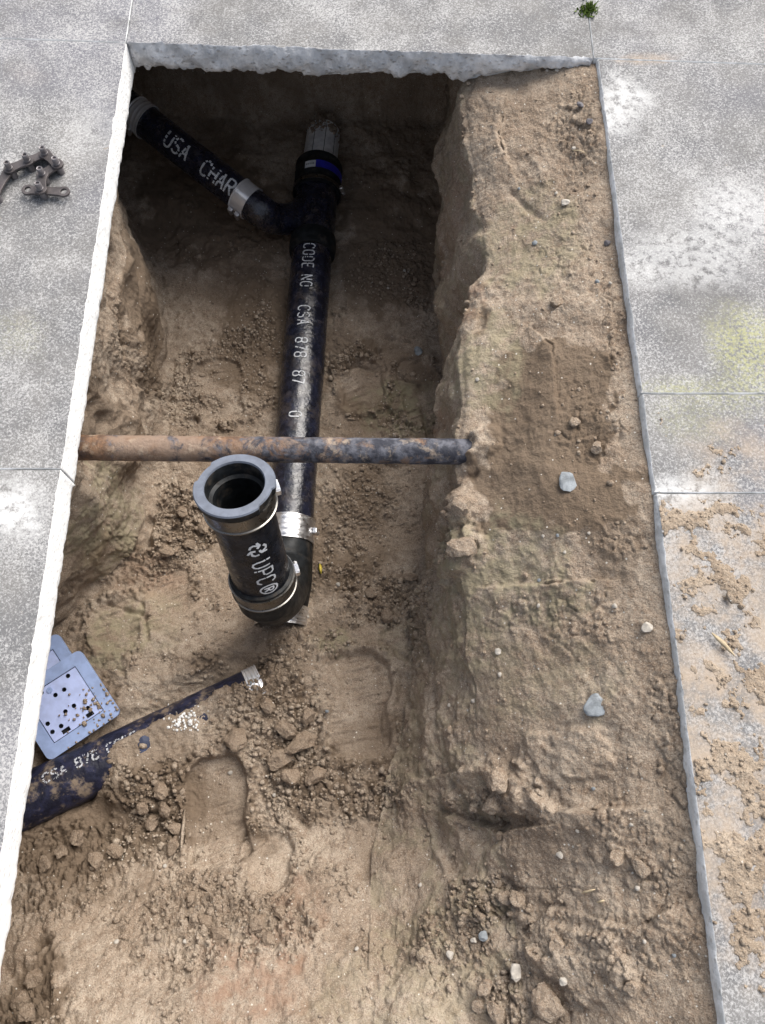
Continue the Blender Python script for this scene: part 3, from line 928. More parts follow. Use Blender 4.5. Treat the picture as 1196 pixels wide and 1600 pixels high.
# ---- stroke lettering wrapped on a cylinder
GL = {
    'U': [[(0, 1), (0, .25), (.1, .05), (.3, 0), (.5, .05), (.6, .25), (.6, 1)]],
    'S': [[(.58, .85), (.45, 1), (.15, 1), (0, .85), (0, .65), (.12, .53), (.48, .47), (.6, .35), (.6, .15), (.45, 0), (.15, 0), (0, .15)]],
    'A': [[(0, 0), (.3, 1), (.6, 0)], [(.12, .35), (.48, .35)]],
    'C': [[(.6, .82), (.48, 1), (.15, 1), (0, .82), (0, .18), (.15, 0), (.48, 0), (.6, .18)]],
    'H': [[(0, 0), (0, 1)], [(.6, 0), (.6, 1)], [(0, .5), (.6, .5)]],
    'R': [[(0, 0), (0, 1), (.45, 1), (.6, .88), (.6, .62), (.45, .5), (0, .5)], [(.3, .5), (.6, 0)]],
    'L': [[(0, 1), (0, 0), (.55, 0)]],
    'O': [[(.15, 0), (0, .18), (0, .82), (.15, 1), (.45, 1), (.6, .82), (.6, .18), (.45, 0), (.15, 0)]],
    'D': [[(0, 0), (0, 1), (.4, 1), (.6, .8), (.6, .2), (.4, 0), (0, 0)]],
    'E': [[(.55, 1), (0, 1), (0, 0), (.55, 0)], [(0, .5), (.45, .5)]],
    'N': [[(0, 0), (0, 1), (.6, 0), (.6, 1)]],
    'P': [[(0, 0), (0, 1), (.45, 1), (.6, .88), (.6, .58), (.45, .46), (0, .46)]],
    '8': [[(.15, .53), (0, .65), (0, .87), (.15, 1), (.45, 1), (.6, .87), (.6, .65), (.45, .53), (.15, .53), (0, .38), (0, .13), (.15, 0), (.45, 0), (.6, .13), (.6, .38), (.45, .53)]],
    '7': [[(0, 1), (.6, 1), (.2, 0)]],
    '0': [[(.15, 0), (0, .18), (0, .82), (.15, 1), (.45, 1), (.6, .82), (.6, .18), (.45, 0), (.15, 0)]],
    '®': [[(.45 + .45 * math.cos(a * math.pi / 9), .5 + .5 * math.sin(a * math.pi / 9)) for a in range(19)],
          [(.3, .24), (.3, .76), (.52, .76), (.62, .68), (.62, .56), (.52, .48), (.3, .48)], [(.46, .48), (.63, .24)]],
    ' ': [],
}
def rot_arrow(k):
    """one of three chasing arrows, folded round a triangle"""
    a0 = math.pi / 2 + k * 2 * math.pi / 3
    def p(a, r): return (.5 + r * math.cos(a), .48 + r * math.sin(a))
    body = [p(a0 + .55, .42), p(a0 + .15, .47), p(a0 - .2, .46), p(a0 - .75, .34)]
    tip = [p(a0 - .62, .56), p(a0 - 1.05, .34), p(a0 - .70, .14)]
    return [body, tip]
GL['@'] = rot_arrow(0) + rot_arrow(1) + rot_arrow(2)
GW = {'®': .9, '@': 1.0, ' ': .5}

def lettering(name, text, A, B, r, start, height, face, up_sign, stroke, parent, mat, wear=0.0, dash=0.0, space=.28, lift=.0007, aspect=1.0, seed=1, wfac=1.0):
    """text runs along A->B from `start` metres; face: direction of the side it is printed on; letters' tops point to up_sign * (d x face)"""
    rr = random.Random(seed)
    d = (B - A).normalized()
    e1 = (Vector(face) - d * Vector(face).dot(d)).normalized()
    e2 = d.cross(e1) * up_sign
    V, Fc = [], []
    def put(a, b):
        th = b / r
        V.append(A + d * a + (e1 * math.cos(th) + e2 * math.sin(th)) * (r + lift))
        return len(V) - 1
    x = start
    for ch in text:
        V.clear(); Fc.clear()
        for st in GL[ch]:
            pts = [(x + q[0] * height * aspect, (q[1] - .5) * height) for q in st]
            # resample
            for (ax_, ay), (bx, by) in zip(pts[:-1], pts[1:]):
                L = math.hypot(bx - ax_, by - ay)
                n = max(1, int(math.ceil(L / (height * .10))))
                ux, uy = (bx - ax_) / L, (by - ay) / L
                for k in range(n):
                    if rr.random() < wear: continue
                    t0, t1 = k / n, (k + 1) / n
                    if dash: t1 = t0 + (1 - dash) / n
                    w = stroke * .5 * rr.uniform(.8, 1.15)
                    e = 0 if dash else stroke * .18
                    p0 = (ax_ + (bx - ax_) * t0 - ux * e, ay + (by - ay) * t0 - uy * e)
                    p1 = (ax_ + (bx - ax_) * t1 + ux * e, ay + (by - ay) * t1 + uy * e)
                    i0 = put(p0[0] - uy * w * wfac, p0[1] + ux * w); i1 = put(p0[0] + uy * w * wfac, p0[1] - ux * w)
                    i2 = put(p1[0] + uy * w * wfac, p1[1] - ux * w); i3 = put(p1[0] - uy * w * wfac, p1[1] + ux * w)
                    Fc.append((i0, i1, i2, i3))
        x += (GW.get(ch, .6) + space) * height * aspect
        if Fc: link(name, mesh_pd(name, V, Fc), parent, [mat], smooth=False)

CAMV = Vector((0, 0, CAM_H))

# ------------------------------------------------------------------ the drain line
PR = 0.0555
drain = empty('drain_line', (PM_A.x, PM_A.y, -0.655))
tag(drain, 'black iron drain line with upright riser, angled branch and steel clamps on trench floor', 'drain pipe')

def on_main(py, z=-0.600):
    """point of the main axis at photo row py"""
    px = 440 + (499 - 440) * (985 - py) / (985 - 262)
    p = at(px, py, z)
    t = (p.y - PM_A.y) / (PM_B.y - PM_A.y)
    q = PM_A + (PM_B - PM_A) * t
    return q
m0, m1 = on_main(842), on_main(392)
main = pipe('main_pipe', m0, m1, PR, M['iron'], drain, nz=0.0012)
main['label'] = 'long glossy black pipe with white lettering'
md = (m1 - m0).normalized()
# lettering reads towards the camera, tops to the right
for wi, (word, row) in enumerate((('CODE', 383), ('NO', 431), ('CSA', 478), ('878', 527), ('87', 578), ('O', 640))):
    lettering('letter', word, m1, m0, PR + .0006, (on_main(row + 19) - m1).length, .030, CAMV - (m0 + m1) / 2 + Vector((-.30, 0, 0)), -1,
              .0034, main, M['print'], wear=.08, dash=.12, space=.36, lift=.0012, aspect=.74, seed=3 + wi)
# worn streak of overspray is in the soil tint; far fitting
rim = lathe('pipe_rim', on_main(398), on_main(374), [(-.002, PR), (-.002, PR + .006), (.006, PR + .009), (.014, PR + .007), (.020, PR + .010), (.052, PR + .008), (.058, PR + .003), (.06, PR)], M['rubber'], drain)
rim['label'] = 'thick black collar above the lettering'
j0, j1 = on_main(372), on_main(300)
junction = pipe('junction_fitting', j0, j1, PR + .003, M['iron'], drain, nz=.0008)
# branch
BR = 0.043
bz0, bz1 = -0.375, -0.500
BA = at(128, 111, bz0); BB = at(398, 322, bz1)
branch = pipe('branch_pipe', BA, BB, BR, M['iron'], drain, nz=.0008)
branch['label'] = 'slanting black branch pipe with white lettering'
bd = (BB - BA).normalized()
def on_branch(px):
    lo, hi = 0.0, 1.0
    for _ in range(40):
        mid_ = (lo + hi) / 2
        p = BA + (BB - BA) * mid_
        x = project(np.array([p[:]]))[0][0]
        if x < px: lo = mid_
        else: hi = mid_
    return BA + (BB - BA) * lo
for word, px in (('USA', 272), ('CHARL', 328)):
    lettering('letter', word, BA, BB, BR + .0006, (on_branch(px) - BA).length - .004, .040, CAMV - (BA + BB) / 2 + Vector((-.1, .1, 0)), -1, .0056, branch, M['print'], wear=.12, dash=.16, space=.24, lift=.0012, aspect=.80, seed=5)
c0 = on_branch(212)
band(c0, c0 + bd * .042, BR + .003, drain, M['steel_bright'], 'bright steel clamp at the upper end of the branch pipe', (-.3, -1, -.1), ribs=3)
c0 = on_branch(374)
band(c0, c0 + bd * .044, BR + .002, drain, M['steel_bright'], 'steel clamp between branch pipe and bend', (-.5, -.9, -.2), ribs=0, screws=2)
jm = on_main(326)
bend = sweep('bend', [BB - bd * .03, BB + bd * .02, at(428, 341, -.545), at(456, 341, -.580), at(480, 326, -.598), at(495, 300, -.602)],
             [BR, BR, BR - .001, BR - .001, BR, BR], M['iron'], drain)
bend['label'] = 'curved black bend joining the branch to the main line'
k0, k1 = on_main(304), on_main(262)
kL = (k1 - k0).length
coup = lathe('rubber_coupling', k0, k1, [(-.004, PR), (-.004, PR + .010), (.004, PR + .013), (.012, PR + .013), (.018, PR + .009), (.026, PR + .009), (.030, PR + .012), (kL - .03, PR + .012), (kL - .024, PR + .009), (kL - .014, PR + .009), (kL - .008, PR + .013), (kL, PR + .012), (kL, PR - .006)], M['rubber'], drain)
coup['label'] = 'black rubber coupling with a blue strip label'
def wrap_patch(name, A, B, r, t0, t1, th0, th1, face, up_sign, mat, parent, lift=.001):
    d = (B - A).normalized()
    e1 = (Vector(face) - d * Vector(face).dot(d)).normalized(); e2 = d.cross(e1) * up_sign
    V, F = [], []
    n = 14
    for i in range(n + 1):
        th = th0 + (th1 - th0) * i / n
        for t in (t0, t1):
            V.append(A + d * t + (e1 * math.cos(th) + e2 * math.sin(th)) * (r + lift))
    for i in range(n): F.append((2 * i, 2 * i + 1, 2 * i + 3, 2 * i + 2))
    o = link(name, mesh_pd(name, V, F), parent, [mat])
    return o
fc = CAMV - k0
o = wrap_patch('label_strip', k0, k1, PR + .0125, .036, .062, -.15, 1.35, fc, 1, M['blue'], coup); o['label'] = 'blue strip label'
o = wrap_patch('label_panel', k0, k1, PR + .0125, .036, .060, -.62, -.155, fc, 1, M['print'], coup); o['label'] = 'small white printed panel'
for kk in range(4):
    wrap_patch('label_print', k0, k1, PR + .0125, .045, .051, -.56 + .09 * kk, -.50 + .09 * kk, fc, 1, M['stone_grey'], coup, .0017)
c0 = on_main(303)
band(c0 - md * .004, c0 + md * .008, PR + .0135, drain, M['steel_soil_reflection'], 'thin steel band low on the rubber coupling', (1, -.2, .25), lip=.001)
g0, g1 = on_main(264), on_main(196); g1 = g1 + Vector((0, .0, -.034))
gp = pipe('plastic_pipe', g0, g1, .050, M['grey_plastic'], drain, nz=.0005)
gp['label'] = 'light grey plastic pipe end running into the dark soil'
for th in (-.55, .10, .72):
    wrap_patch('seam_line', g0, g1, .050, .0, .16, th, th + .030, CAMV - g0, 1, M['seam'], gp, .0012)

# near fitting: sweep from the main line up into the riser
R0 = at(415, 918, -0.335); R1 = at(366, 757, -0.030)
rd = (R1 - R0).normalized()
RR = 0.057
s0 = on_main(846)
fit_end = PM_A + (PM_A - PM_B).normalized() * .02
fit = sweep('sweep_fitting', [s0 + md * .03, s0, on_main(905) + Vector((0, 0, .004)), on_main(935) + Vector((0, 0, .002)), on_main(965)], [PR + .001, PR + .003, PR + .008, PR + .004, PR + .001], M['rubber'], drain)
fit['label'] = 'black curved fitting under the riser'
sweep('riser_bend', [on_main(845) + Vector((0, 0, .0)), Vector((R0.x + .010, R0.y + .105, -.585)), Vector((R0.x + .007, R0.y + .045, -.530)), Vector((R0.x + .003, R0.y + .004, -.440)), R0 - rd * .02, R0 + rd * .03],
      [PR - .004, PR + .003, PR + .004, PR + .003, RR + .002, RR], M['rubber'], drain)
c0 = on_main(850)
band(c0, c0 + md * .060, PR + .005, drain, M['steel'], 'wide ribbed steel clamp at the near end of the main pipe', (1, .1, .2), ribs=4, lip=.002)
c0 = on_main(980)
band(c0, c0 + md * .045, PR + .0075, drain, M['steel'], 'steel clamp showing below the riser, half in the soil', None, ribs=5, lip=.001)
Rtop = R1 - rd * .02
riser = pipe('riser_pipe', R0 - rd * .01, Rtop, RR, M['riser'], drain, nz=.0006)
riser['label'] = 'short upright black riser pipe with white lettering'
rl = (Rtop - R0).length; rt = (R1 - R0).length
rface = CAMV - (R0 + R1) / 2
rface = rface - rd * rface.dot(rd)
sidev = rd.cross(rface.normalized())
lettering('recycling_symbol', '@', Rtop, R0, RR + .0004, .082, .036, rface + sidev * .10, -1, .0044, riser, M['print'], lift=.0010, aspect=.95, seed=8)
lettering('letter', 'UPC®', Rtop, R0, RR + .0004, .136, .034, rface + sidev * .10, -1, .0038, riser, M['print'], wear=.02, space=.36, lift=.0010, aspect=.80, seed=9)
band(R0 + rd * .012, R0 + rd * .046, RR + .0065, drain, M['steel_soil_reflection'], 'steel clamp round the foot of the riser', Vector((1, .35, 0)), lip=.0028)
lathe('rubber_sleeve', R0 - rd * .03, R0 + rd * .06, [(0, RR), (0, RR + .005), (.035, RR + .0062), (.082, RR + .0062), (.084, RR)], M['rubber'], drain)
sl = (R1 - R0).length - .060
lathe('rubber_sleeve', R0 + rd * sl, R1, [(0, RR), (0, RR + .0062), (.05, RR + .0062), (.058, RR + .006)], M['rubber'], drain)
band(R0 + rd * (rt - .057), R0 + rd * (rt - .022), RR + .0065, drain, M['steel_soil_reflection'], 'steel clamp under the open rim of the riser', Vector((1, .35, 0)), lip=.0028)
# open collar with flat rim and two notches
rt = (R1 - R0).length
seg = 96
d, e1, e2 = frame_of(R0, R1)
V, Fq = [], []
prof = [(rt - .019, RR + .004), (rt - .017, .0695), (rt - .003, .0712), (rt, .0695), (rt + .0004, .0535), (rt - .003, .0515), (rt - .030, .0500), (rt - .034, .0440), (rt - .25, .0440)]
ref = (CAMV - R1); ref = (ref - d * ref.dot(d)).normalized(); ref2 = d.cross(ref)
for pi_, (t, r) in enumerate(prof):
    for k in range(seg):
        a = 2 * math.pi * k / seg
        rr_ = r
        if pi_ in (1, 2, 3):
            # two flats ground off the rim
            for a0 in (math.radians(42), math.radians(222)):
                dd = (a - a0 + math.pi) % (2 * math.pi) - math.pi
                if abs(dd) < .34: rr_ = r - .0045
        V.append(R0 + d * t + (ref * math.cos(a) + ref2 * math.sin(a)) * rr_)
for i in range(len(prof) - 1):
    for k in range(seg):
        Fq.append((i * seg + k, i * seg + (k + 1) % seg, (i + 1) * seg + (k + 1) % seg, (i + 1) * seg + k))
me = mesh_pd('rubber_collar', V, Fq)
bm = bmesh.new(); bm.from_mesh(me); bmesh.ops.recalc_face_normals(bm, faces=bm.faces)
bm.to_mesh(me); bm.free()
col_o = link('rubber_collar', me, drain, [M['rubber'], M['rubber_top']])
for p in me.polygons:
    ring = p.index // seg
    p.material_index = 1 if ring in (2, 3, 4) else 0
me.set_sharp_from_angle(angle=math.radians(35))
col_o['label'] = 'open rubber collar with a skylit rim on top of the riser'

# ------------------------------------------------------------------ rusty pipe across the trench
zr = -0.125
WA = at(20, 699, zr); WB = at(741, 706, zr); WA.z += .002
L = (WB - WA).length
n = 90
prof = [(L * k / n, .0240) for k in range(n)] + [(L - .006, .0240), (L - .002, .0220), (L, .017), (L + .001, .0)]
wp = lathe('crossing_pipe', WA, WB, prof, M['rust'], None, 40, nz=.0009)
tag(wp, 'rusty old metal pipe with flaking dark paint crossing above the drain line', 'metal pipe')

# ------------------------------------------------------------------ old pipe at the lower left
old = empty('buried_pipe', (OP_A.x, OP_A.y, OP_A.z - OP_R))
tag(old, 'scuffed black pipe half buried in soil at the lower left edge', 'buried pipe')
body = pipe('pipe_body', OP_A, OP_B, OP_R, M['iron_old'], old, nz=.0012)
def on_old(px):
    lo, hi = 0.0, 1.0
    for _ in range(40):
        m_ = (lo + hi) / 2
        if project(np.array([(OP_A + (OP_B - OP_A) * m_)[:]]))[0][0] < px: lo = m_
        else: hi = m_
    return OP_A + (OP_B - OP_A) * lo
f_ = CAMV - OP_A; od = (OP_B - OP_A).normalized(); f_ = (f_ - od * f_.dot(od)).normalized()
lettering('letter', 'CSA 878 CODE', OP_A, OP_B, OP_R + .001, (on_old(84) - OP_A).length, .020, f_ - od.cross(f_) * .50, -1, .0038, body, M['print_old'], wear=.34, dash=.35, space=.25, lift=.0012, aspect=1.0, seed=12)
c0 = on_old(399)
band(c0 - od * .010, c0 + od * .022, OP_R + .001, old, M['steel_bright'], 'bright steel clamp at the buried end', None, ribs=3)

# ------------------------------------------------------------------ filled 2D outlines with holes
def plate(name, outer, holes, thick, place, mat, parent, bevel=0.0):
    """outline (list of xy) with holes, extruded to `thick`; place(x, y, z) gives the world point"""
    cu = bpy.data.curves.new(name, 'CURVE'); cu.dimensions = '2D'; cu.fill_mode = 'BOTH'
    cu.extrude = thick / 2
    if bevel: cu.bevel_depth = bevel; cu.bevel_resolution = 1; cu.offset = -bevel
    for poly in [outer] + holes:
        sp = cu.splines.new('POLY'); sp.points.add(len(poly) - 1)
        for p, q in zip(sp.points, poly): p.co = (q[0], q[1], 0, 1)
        sp.use_cyclic_u = True
    tmp = bpy.data.objects.new('tmp', cu); COL.objects.link(tmp)
    me = bpy.data.meshes.new_from_object(tmp.evaluated_get(bpy.context.evaluated_depsgraph_get()))
    bpy.data.objects.remove(tmp); bpy.data.curves.remove(cu)
    me.name = name
    for v in me.vertices: v.co = place(*v.co)
    me.materials.clear()
    return link(name, me, parent, [mat], smooth=False)

def circle(cx, cy, r, n=18): return [(cx + r * math.cos(2 * math.pi * k / n), cy + r * math.sin(2 * math.pi * k / n)) for k in range(n)]
def rrect(x0, y0, x1, y1, r, n=5):
    out = []
    for (cx, cy, a0) in ((x1 - r, y0 + r, -90), (x1 - r, y1 - r, 0), (x0 + r, y1 - r, 90), (x0 + r, y0 + r, 180)):
        for k in range(n + 1):
            a = math.radians(a0 + 90 * k / n); out.append((cx + r * math.cos(a), cy + r * math.sin(a)))
    return out

# ------------------------------------------------------------------ perforated drain covers
cT, cR, cB = at(125, 1014, -.488), at(190, 1114, -.520), at(74, 1185, -.500)
eu = (cR - cT); wu = eu.length; eu.normalize()
ew = (cB - cR); ww = ew.length; ew = (ew - eu * ew.dot(eu)).normalized()
en = ew.cross(eu).normalized()
if en.z < 0: en = -en
def make_cover(label, shift):
    def pl(x, y, z): return cT + shift + eu * x + ew * y + en * z
    root = empty('drain_cover', cT + shift)
    tag(root, label, 'drain cover', 'perforated square drain covers')
    m = .026
    fr = plate('frame', rrect(0, 0, wu, ww, .012), [[(m, m), (wu - m, m), (wu - m, ww - m), (m, ww - m)]], .016, lambda x, y, z: pl(x, y, z - .008), M['cover_frame'], root)
    Tz, Rz, Bz = np.array((355, 155.)), np.array((540, 440.)), np.array((210, 640.))
    A2 = np.stack([Rz - Tz, Bz - Rz], 1)
    hs = []
    for p in [(338, 250), (298, 274), (359, 287), (280, 334), (240, 357), (177, 347), (160, 407), (402, 357), (424, 393), (323, 405), (386, 416), (284, 429), (204, 480), (264, 491), (225, 515)]:
        u, w = np.linalg.solve(A2, np.array(p, float) - Tz)
        u, w = u * wu, w * ww
        if m + .006 < u < wu - m - .006 and m + .006 < w < ww - m - .006: hs.append(circle(u, w, .0048, 14))
    q = m + .0016
    X1, Y1 = wu - q, ww - q
    # slots along one side
    slots = [[(X1 - .012, q + .018), (X1 - .003, q + .018), (X1 - .003, q + .034), (X1 - .012, q + .034)][::-1],
             [(X1 - .012, Y1 - .040), (X1 - .003, Y1 - .040), (X1 - .003, Y1 - .022), (X1 - .012, Y1 - .022)][::-1]]
    plate('perforated_plate', [(q, q), (X1, q), (X1, Y1), (q, Y1)], hs + slots, .003, lambda x, y, z: pl(x, y, z - .003), M['cover'], root)
    plate('tray', rrect(.006, .006, wu - .006, ww - .006, .01), [], .004, lambda x, y, z: pl(x, y, z - .0165), M['hole'], root)
    sc = plate('screw', circle(q + .012, ww * .56, .006, 16), [circle(q + .012, ww * .56, .0018, 8)], .002, lambda x, y, z: pl(x, y, z - .0002), M['cover_frame'], root)
    return root
make_cover('pale blue square drain cover with small round holes, uppermost of the two', Vector((0, 0, 0)))
make_cover('pale blue drain cover mostly hidden behind the larger visible cover', at(90, 988, -.510) - at(125, 1014, -.488))

# ------------------------------------------------------------------ cutter chain on the left slab
chain = empty('chain', at(55, 280, 0))
tag(chain, 'rusty grey roller chain with upright pins curled on the left slab', 'chain')
def link_outline(L, r, waist):
    out = []
    for k in range(13):
        a = math.radians(-125 + 250 * k / 12); out.append((L / 2 + r * math.cos(a), r * math.sin(a)))
    out.append((0, waist))
    for k in range(13):
        a = math.radians(55 + 250 * k / 12); out.append((-L / 2 + r * math.cos(a), r * math.sin(a)))
    out.append((0, -waist))
    return out
def link_plate(a, b, z, holes=False):
    A, B = at(*a, z), at(*b, z)
    d = (B - A); L = d.length; d.normalize(); e = Vector((-d.y, d.x, 0)); c = (A + B) / 2
    hs = [circle(L / 2, 0, .0062, 14), circle(-L / 2, 0, .0062, 14)] if holes else []
    return plate('link_plate', link_outline(L, .0118, .0085), hs, .0034, lambda x, y, zz: c + d * x + e * y + Vector((0, 0, zz)), M['chain'], chain, bevel=.0007)
def chain_pin(p, z0=0.001, z1=.039):
    A = at(*p, .022); B = A.copy(); A.z = z0; B.z = z1
    L = B.z - A.z
    lathe('pin', A, B, [(0, 0), (0, .0066), (L - .012, .0066), (L - .0115, .0060), (L - .001, .0058), (L, .0050), (L - .0005, .0034), (L - .003, .0030), (L - .003, 0)], M['chain_pin'], chain, 20)
pins = [(-26, 330), (-8, 301), (16, 264), (44, 252), (71, 241), (90, 257), (67, 273), (64, 296)]
for p in pins: chain_pin(p)
zo, zi = (.021, .0038), (.0165, .0083)
for (i, j, outer) in [(0, 1, 1), (1, 2, 0), (2, 3, 1), (3, 4, 0), (4, 5, 1), (5, 6, 0), (6, 7, 1)]:
    for z in (zo if outer else zi):
        link_plate(pins[i], pins[j], z)
a = at(46, 296, .0125); 
link_plate((44, 297), (100, 300), .0125, holes=True)

# ------------------------------------------------------------------ loose stones, clods and bits
def ico(sub):
    bm = bmesh.new(); bmesh.ops.create_icosphere(bm, subdivisions=sub, radius=1.0)
    bm.verts.ensure_lookup_table()
    V = np.array([v.co[:] for v in bm.verts], np.float32); F = np.array([[v.index for v in f.verts] for f in bm.faces], np.int32)
    bm.free(); return V, F
IV1, IF1 = ico(1); IV2, IF2 = ico(2); IV3, IF3 = ico(3)

def rock(name, px, py, r_px, flat, mat, label, cat, group=None, seed=0, angular=.35, sub=2, elong=1.0, on_slab=False, sink=.3):
    rs = np.random.default_rng(seed + 100)
    if on_slab:
        p = np.array(at(px, py, 0)[:]); nn = np.array((0, 0, 1.0)); 
    else:
        i = hit(px, py); p = P1[i].astype(float); nn = N1[i].astype(float)
        nn = 0.5 * nn + 0.5 * np.array((0, 0, 1.0)); nn /= np.linalg.norm(nn)
    r = r_px * (0.82 if 'stone' in mat.name else 1.0) * (CAM_H - p[2]) / F_PX
    V, F = (IV3, IF3) if sub == 3 else (IV2, IF2)
    W = V.copy()
    # cut the ball with random planes for facets
    for _ in range(9):
        q = rs.normal(size=3); q /= np.linalg.norm(q)
        h = rs.uniform(.55, .9)
        dd = W @ q - h
        W = W - np.maximum(dd, 0)[:, None] * q[None, :]
    W = W * (1 + angular * .5 * fbm(V + seed * 3.1, 1.6, 4, .6)[:, None])
    W[:, 0] *= elong; W[:, 2] *= flat
    a = rs.uniform(0, 6.28)
    t1 = np.cross(nn, (math.cos(a), math.sin(a), .1)); t1 /= np.linalg.norm(t1); t2 = np.cross(nn, t1)
    W = (t1[None] * W[:, :1] + t2[None] * W[:, 1:2] + nn[None] * W[:, 2:3]) * r
    W += nn[None] * r * flat * (1 - sink * 1.2)
    e = mesh_np(name, W, F)
    o = bpy.data.objects.new(name, e); COL.objects.link(o); o.location = p
    e.materials.append(mat)
    e.polygons.foreach_set('use_smooth', np.zeros(len(F), dtype=bool) if angular > .3 else np.ones(len(F), dtype=bool))
    tag(o, label, cat, group)
    return o

def place_words(px, py):
    if py < 620: return ('on the upper shelf', 'upper shelf') if px > 690 else ('on the shaded far trench floor', 'far trench floor')
    if px > 690: return ('on the shelf between crossing pipe and lower bank', 'middle shelf') if py < 1150 else ('on the lower right bank', 'lower right bank')
    if py < 1040: return ('on the trench floor around the riser', 'floor around the riser')
    if px < 300: return ('below the buried pipe at lower left', 'lower left soil')
    return ('beside the boot prints in the lower centre', 'lower centre soil')

rock('stone_chip', 888, 752, 22, .13, M['stone_grey'], 'blue-grey pointed stone chip on the moist brown patch of the shelf', 'stone', None, 1, .5, elong=1.15)
rock('stone_chip', 931, 1098, 22, .12, M['stone_grey'], 'flat oval grey stone chip on the lower shelf right of the trench', 'stone', None, 2, .3, 3, 1.2)
rock('stone', 880, 316, 12, .5, M['stone_pale'], 'bright grey-white pebble in the upper part of the shelf', 'stone', None, 3)
rock('stone', 1010, 980, 12, .6, M['stone_pale'], 'chalky white lump beside the right slab edge', 'stone', None, 4)
rock('stone', 655, 546, 11, .4, M['stone_grey'], 'bluish grey chip on the shaded trench floor by the right wall', 'stone', None, 5)
rock('stone', 776, 1018, 8, .4, M['stone_pale'], 'small white angular chip on the shelf lip', 'stone', None, 6)
rock('stone', 808, 1518, 11, .5, M['stone_pale'], 'white curved shell-like chip near the bottom of the bank', 'stone', None, 7, elong=1.5)
rock('stone', 876, 1532, 8, .6, M['stone_pale'], 'white pebble right of the bottom soil clod', 'stone', None, 8)
rock('stone', 703, 1491, 8, .5, M['stone_pale'], 'lone white chip on the smooth near bank', 'stone', None, 9)
rock('stone', 757, 1461, 9, .5, M['stone_grey'], 'pale grey pebble, larger of a close pair on the near bank', 'stone', None, 10)
rock('stone', 741, 1466, 6, .6, M['stone_pale'], 'pale pebble, smaller of a close pair on the near bank', 'stone', None, 11)
rock('stone', 902, 166, 10, .7, M['stone_dark'], 'dark purple-grey stone near the top right slab corner', 'stone', None, 12)
rock('stone', 919, 188, 9, .7, M['stone_dark'], 'dark stone touching the right slab edge near its corner', 'stone', None, 13)
rock('stone', 948, 378, 9, .7, M['stone_dark'], 'dark round stone under the right slab edge', 'stone', None, 14)
rock('stone', 872, 1334, 7, .6, M['stone_pale'], 'white bead-like pebble on the lower shelf', 'stone', None, 15)
for k, (px, py, r) in enumerate([(833, 378, 7), (867, 109, 6), (853, 108, 5), (893, 231, 6), (934, 437, 6), (955, 440, 5), (868, 300, 5), (845, 838, 4), (868, 836, 4), (842, 946, 5), (917, 835, 4), (959, 948, 6),
        (840, 905, 4), (737, 1093, 5), (778, 1055, 5), (745, 590, 5), (812, 292, 4), (290, 1468, 4), (182, 1468, 5), (532, 913, 5), (512, 1108, 4), (358, 1205, 5), (262, 1352, 4), (430, 1240, 4), (395, 1065, 4),
        (610, 448, 4), (632, 420, 4), (1003, 1470, 4), (1050, 1490, 4), (995, 1385, 5), (985, 1290, 4), (900, 1300, 4), (320, 290, 4), (575, 700, 4), (880, 860, 4), (700, 1100, 4), (925, 1230, 4), (655, 1380, 4), (560, 1480, 4), (480, 960, 4)]):
    rock('pebble', px, py, r, .6, M['stone_pale'] if k % 4 else M['stone_grey'], 'tiny pale pebble ' + place_words(px, py)[0], 'pebble', 'tiny pebbles, ' + place_words(px, py)[1], 30 + k, .2)

clods = [(858, 1563, 24, 'largest round soil clod, at the bottom of the near bank'), (845, 1590, 13, None), (868, 1478, 15, None), (720, 858, 24, 'smooth greenish soil lump below the rusty pipe end'),
         (720, 795, 18, None), (780, 1222, 20, None), (770, 1250, 15, None), (806, 1404, 12, None), (790, 1400, 11, None), (452, 1140, 17, None), (470, 1165, 19, None), (440, 1185, 18, None), (480, 1120, 14, None),
         (490, 1215, 14, None), (455, 1215, 15, None), (372, 1155, 17, None), (420, 1105, 13, None), (250, 1235, 11, None), (262, 1262, 12, None), (240, 1290, 12, None), (275, 1295, 10, None), (225, 1262, 10, None), (268, 1322, 11, None),
         (180, 1330, 12, None), (150, 1345, 11, None), (120, 1310, 12, None), (95, 1330, 10, None), (70, 1350, 11, None), (320, 1440, 12, None), (345, 1460, 13, None), (300, 1405, 11, None), (400, 1445, 13, None), (420, 1465, 11, None), (440, 1425, 12, None),
         (55, 1530, 12, None), (30, 1560, 13, None), (45, 1585, 12, None), (300, 850, 13, None), (320, 820, 12, None), (285, 800, 11, None), (260, 860, 12, None), (610, 960, 10, None), (580, 930, 10, None), (640, 900, 10, None),
         (960, 1340, 13, None), (1000, 1350, 11, None), (905, 190, 9, None), (870, 470, 12, None), (930, 700, 11, None), (900, 660, 10, None), (985, 1540, 11, None), (755, 1545, 12, None), (772, 1575, 12, None), (745, 1570, 9, None)]
rs_e = [1.0, 1.25, .8, 1.4, 1.1, .9, 1.2]
for k, (px, py, r, lab) in enumerate(clods):
    cm = M['crumb'] if px > 690 else M['clod']
    if lab: rock('soil_clod', px, py, r, .7, cm, lab, 'soil clod', None, 200 + k, .42, 3, sink=.45)
    else: rock('soil_clod', px, py, r, .72, cm, 'loose brown soil clod ' + place_words(px, py)[0], 'soil clod', 'soil clods, ' + place_words(px, py)[1], 200 + k, .42, 3, rs_e[k % 7], sink=.42)

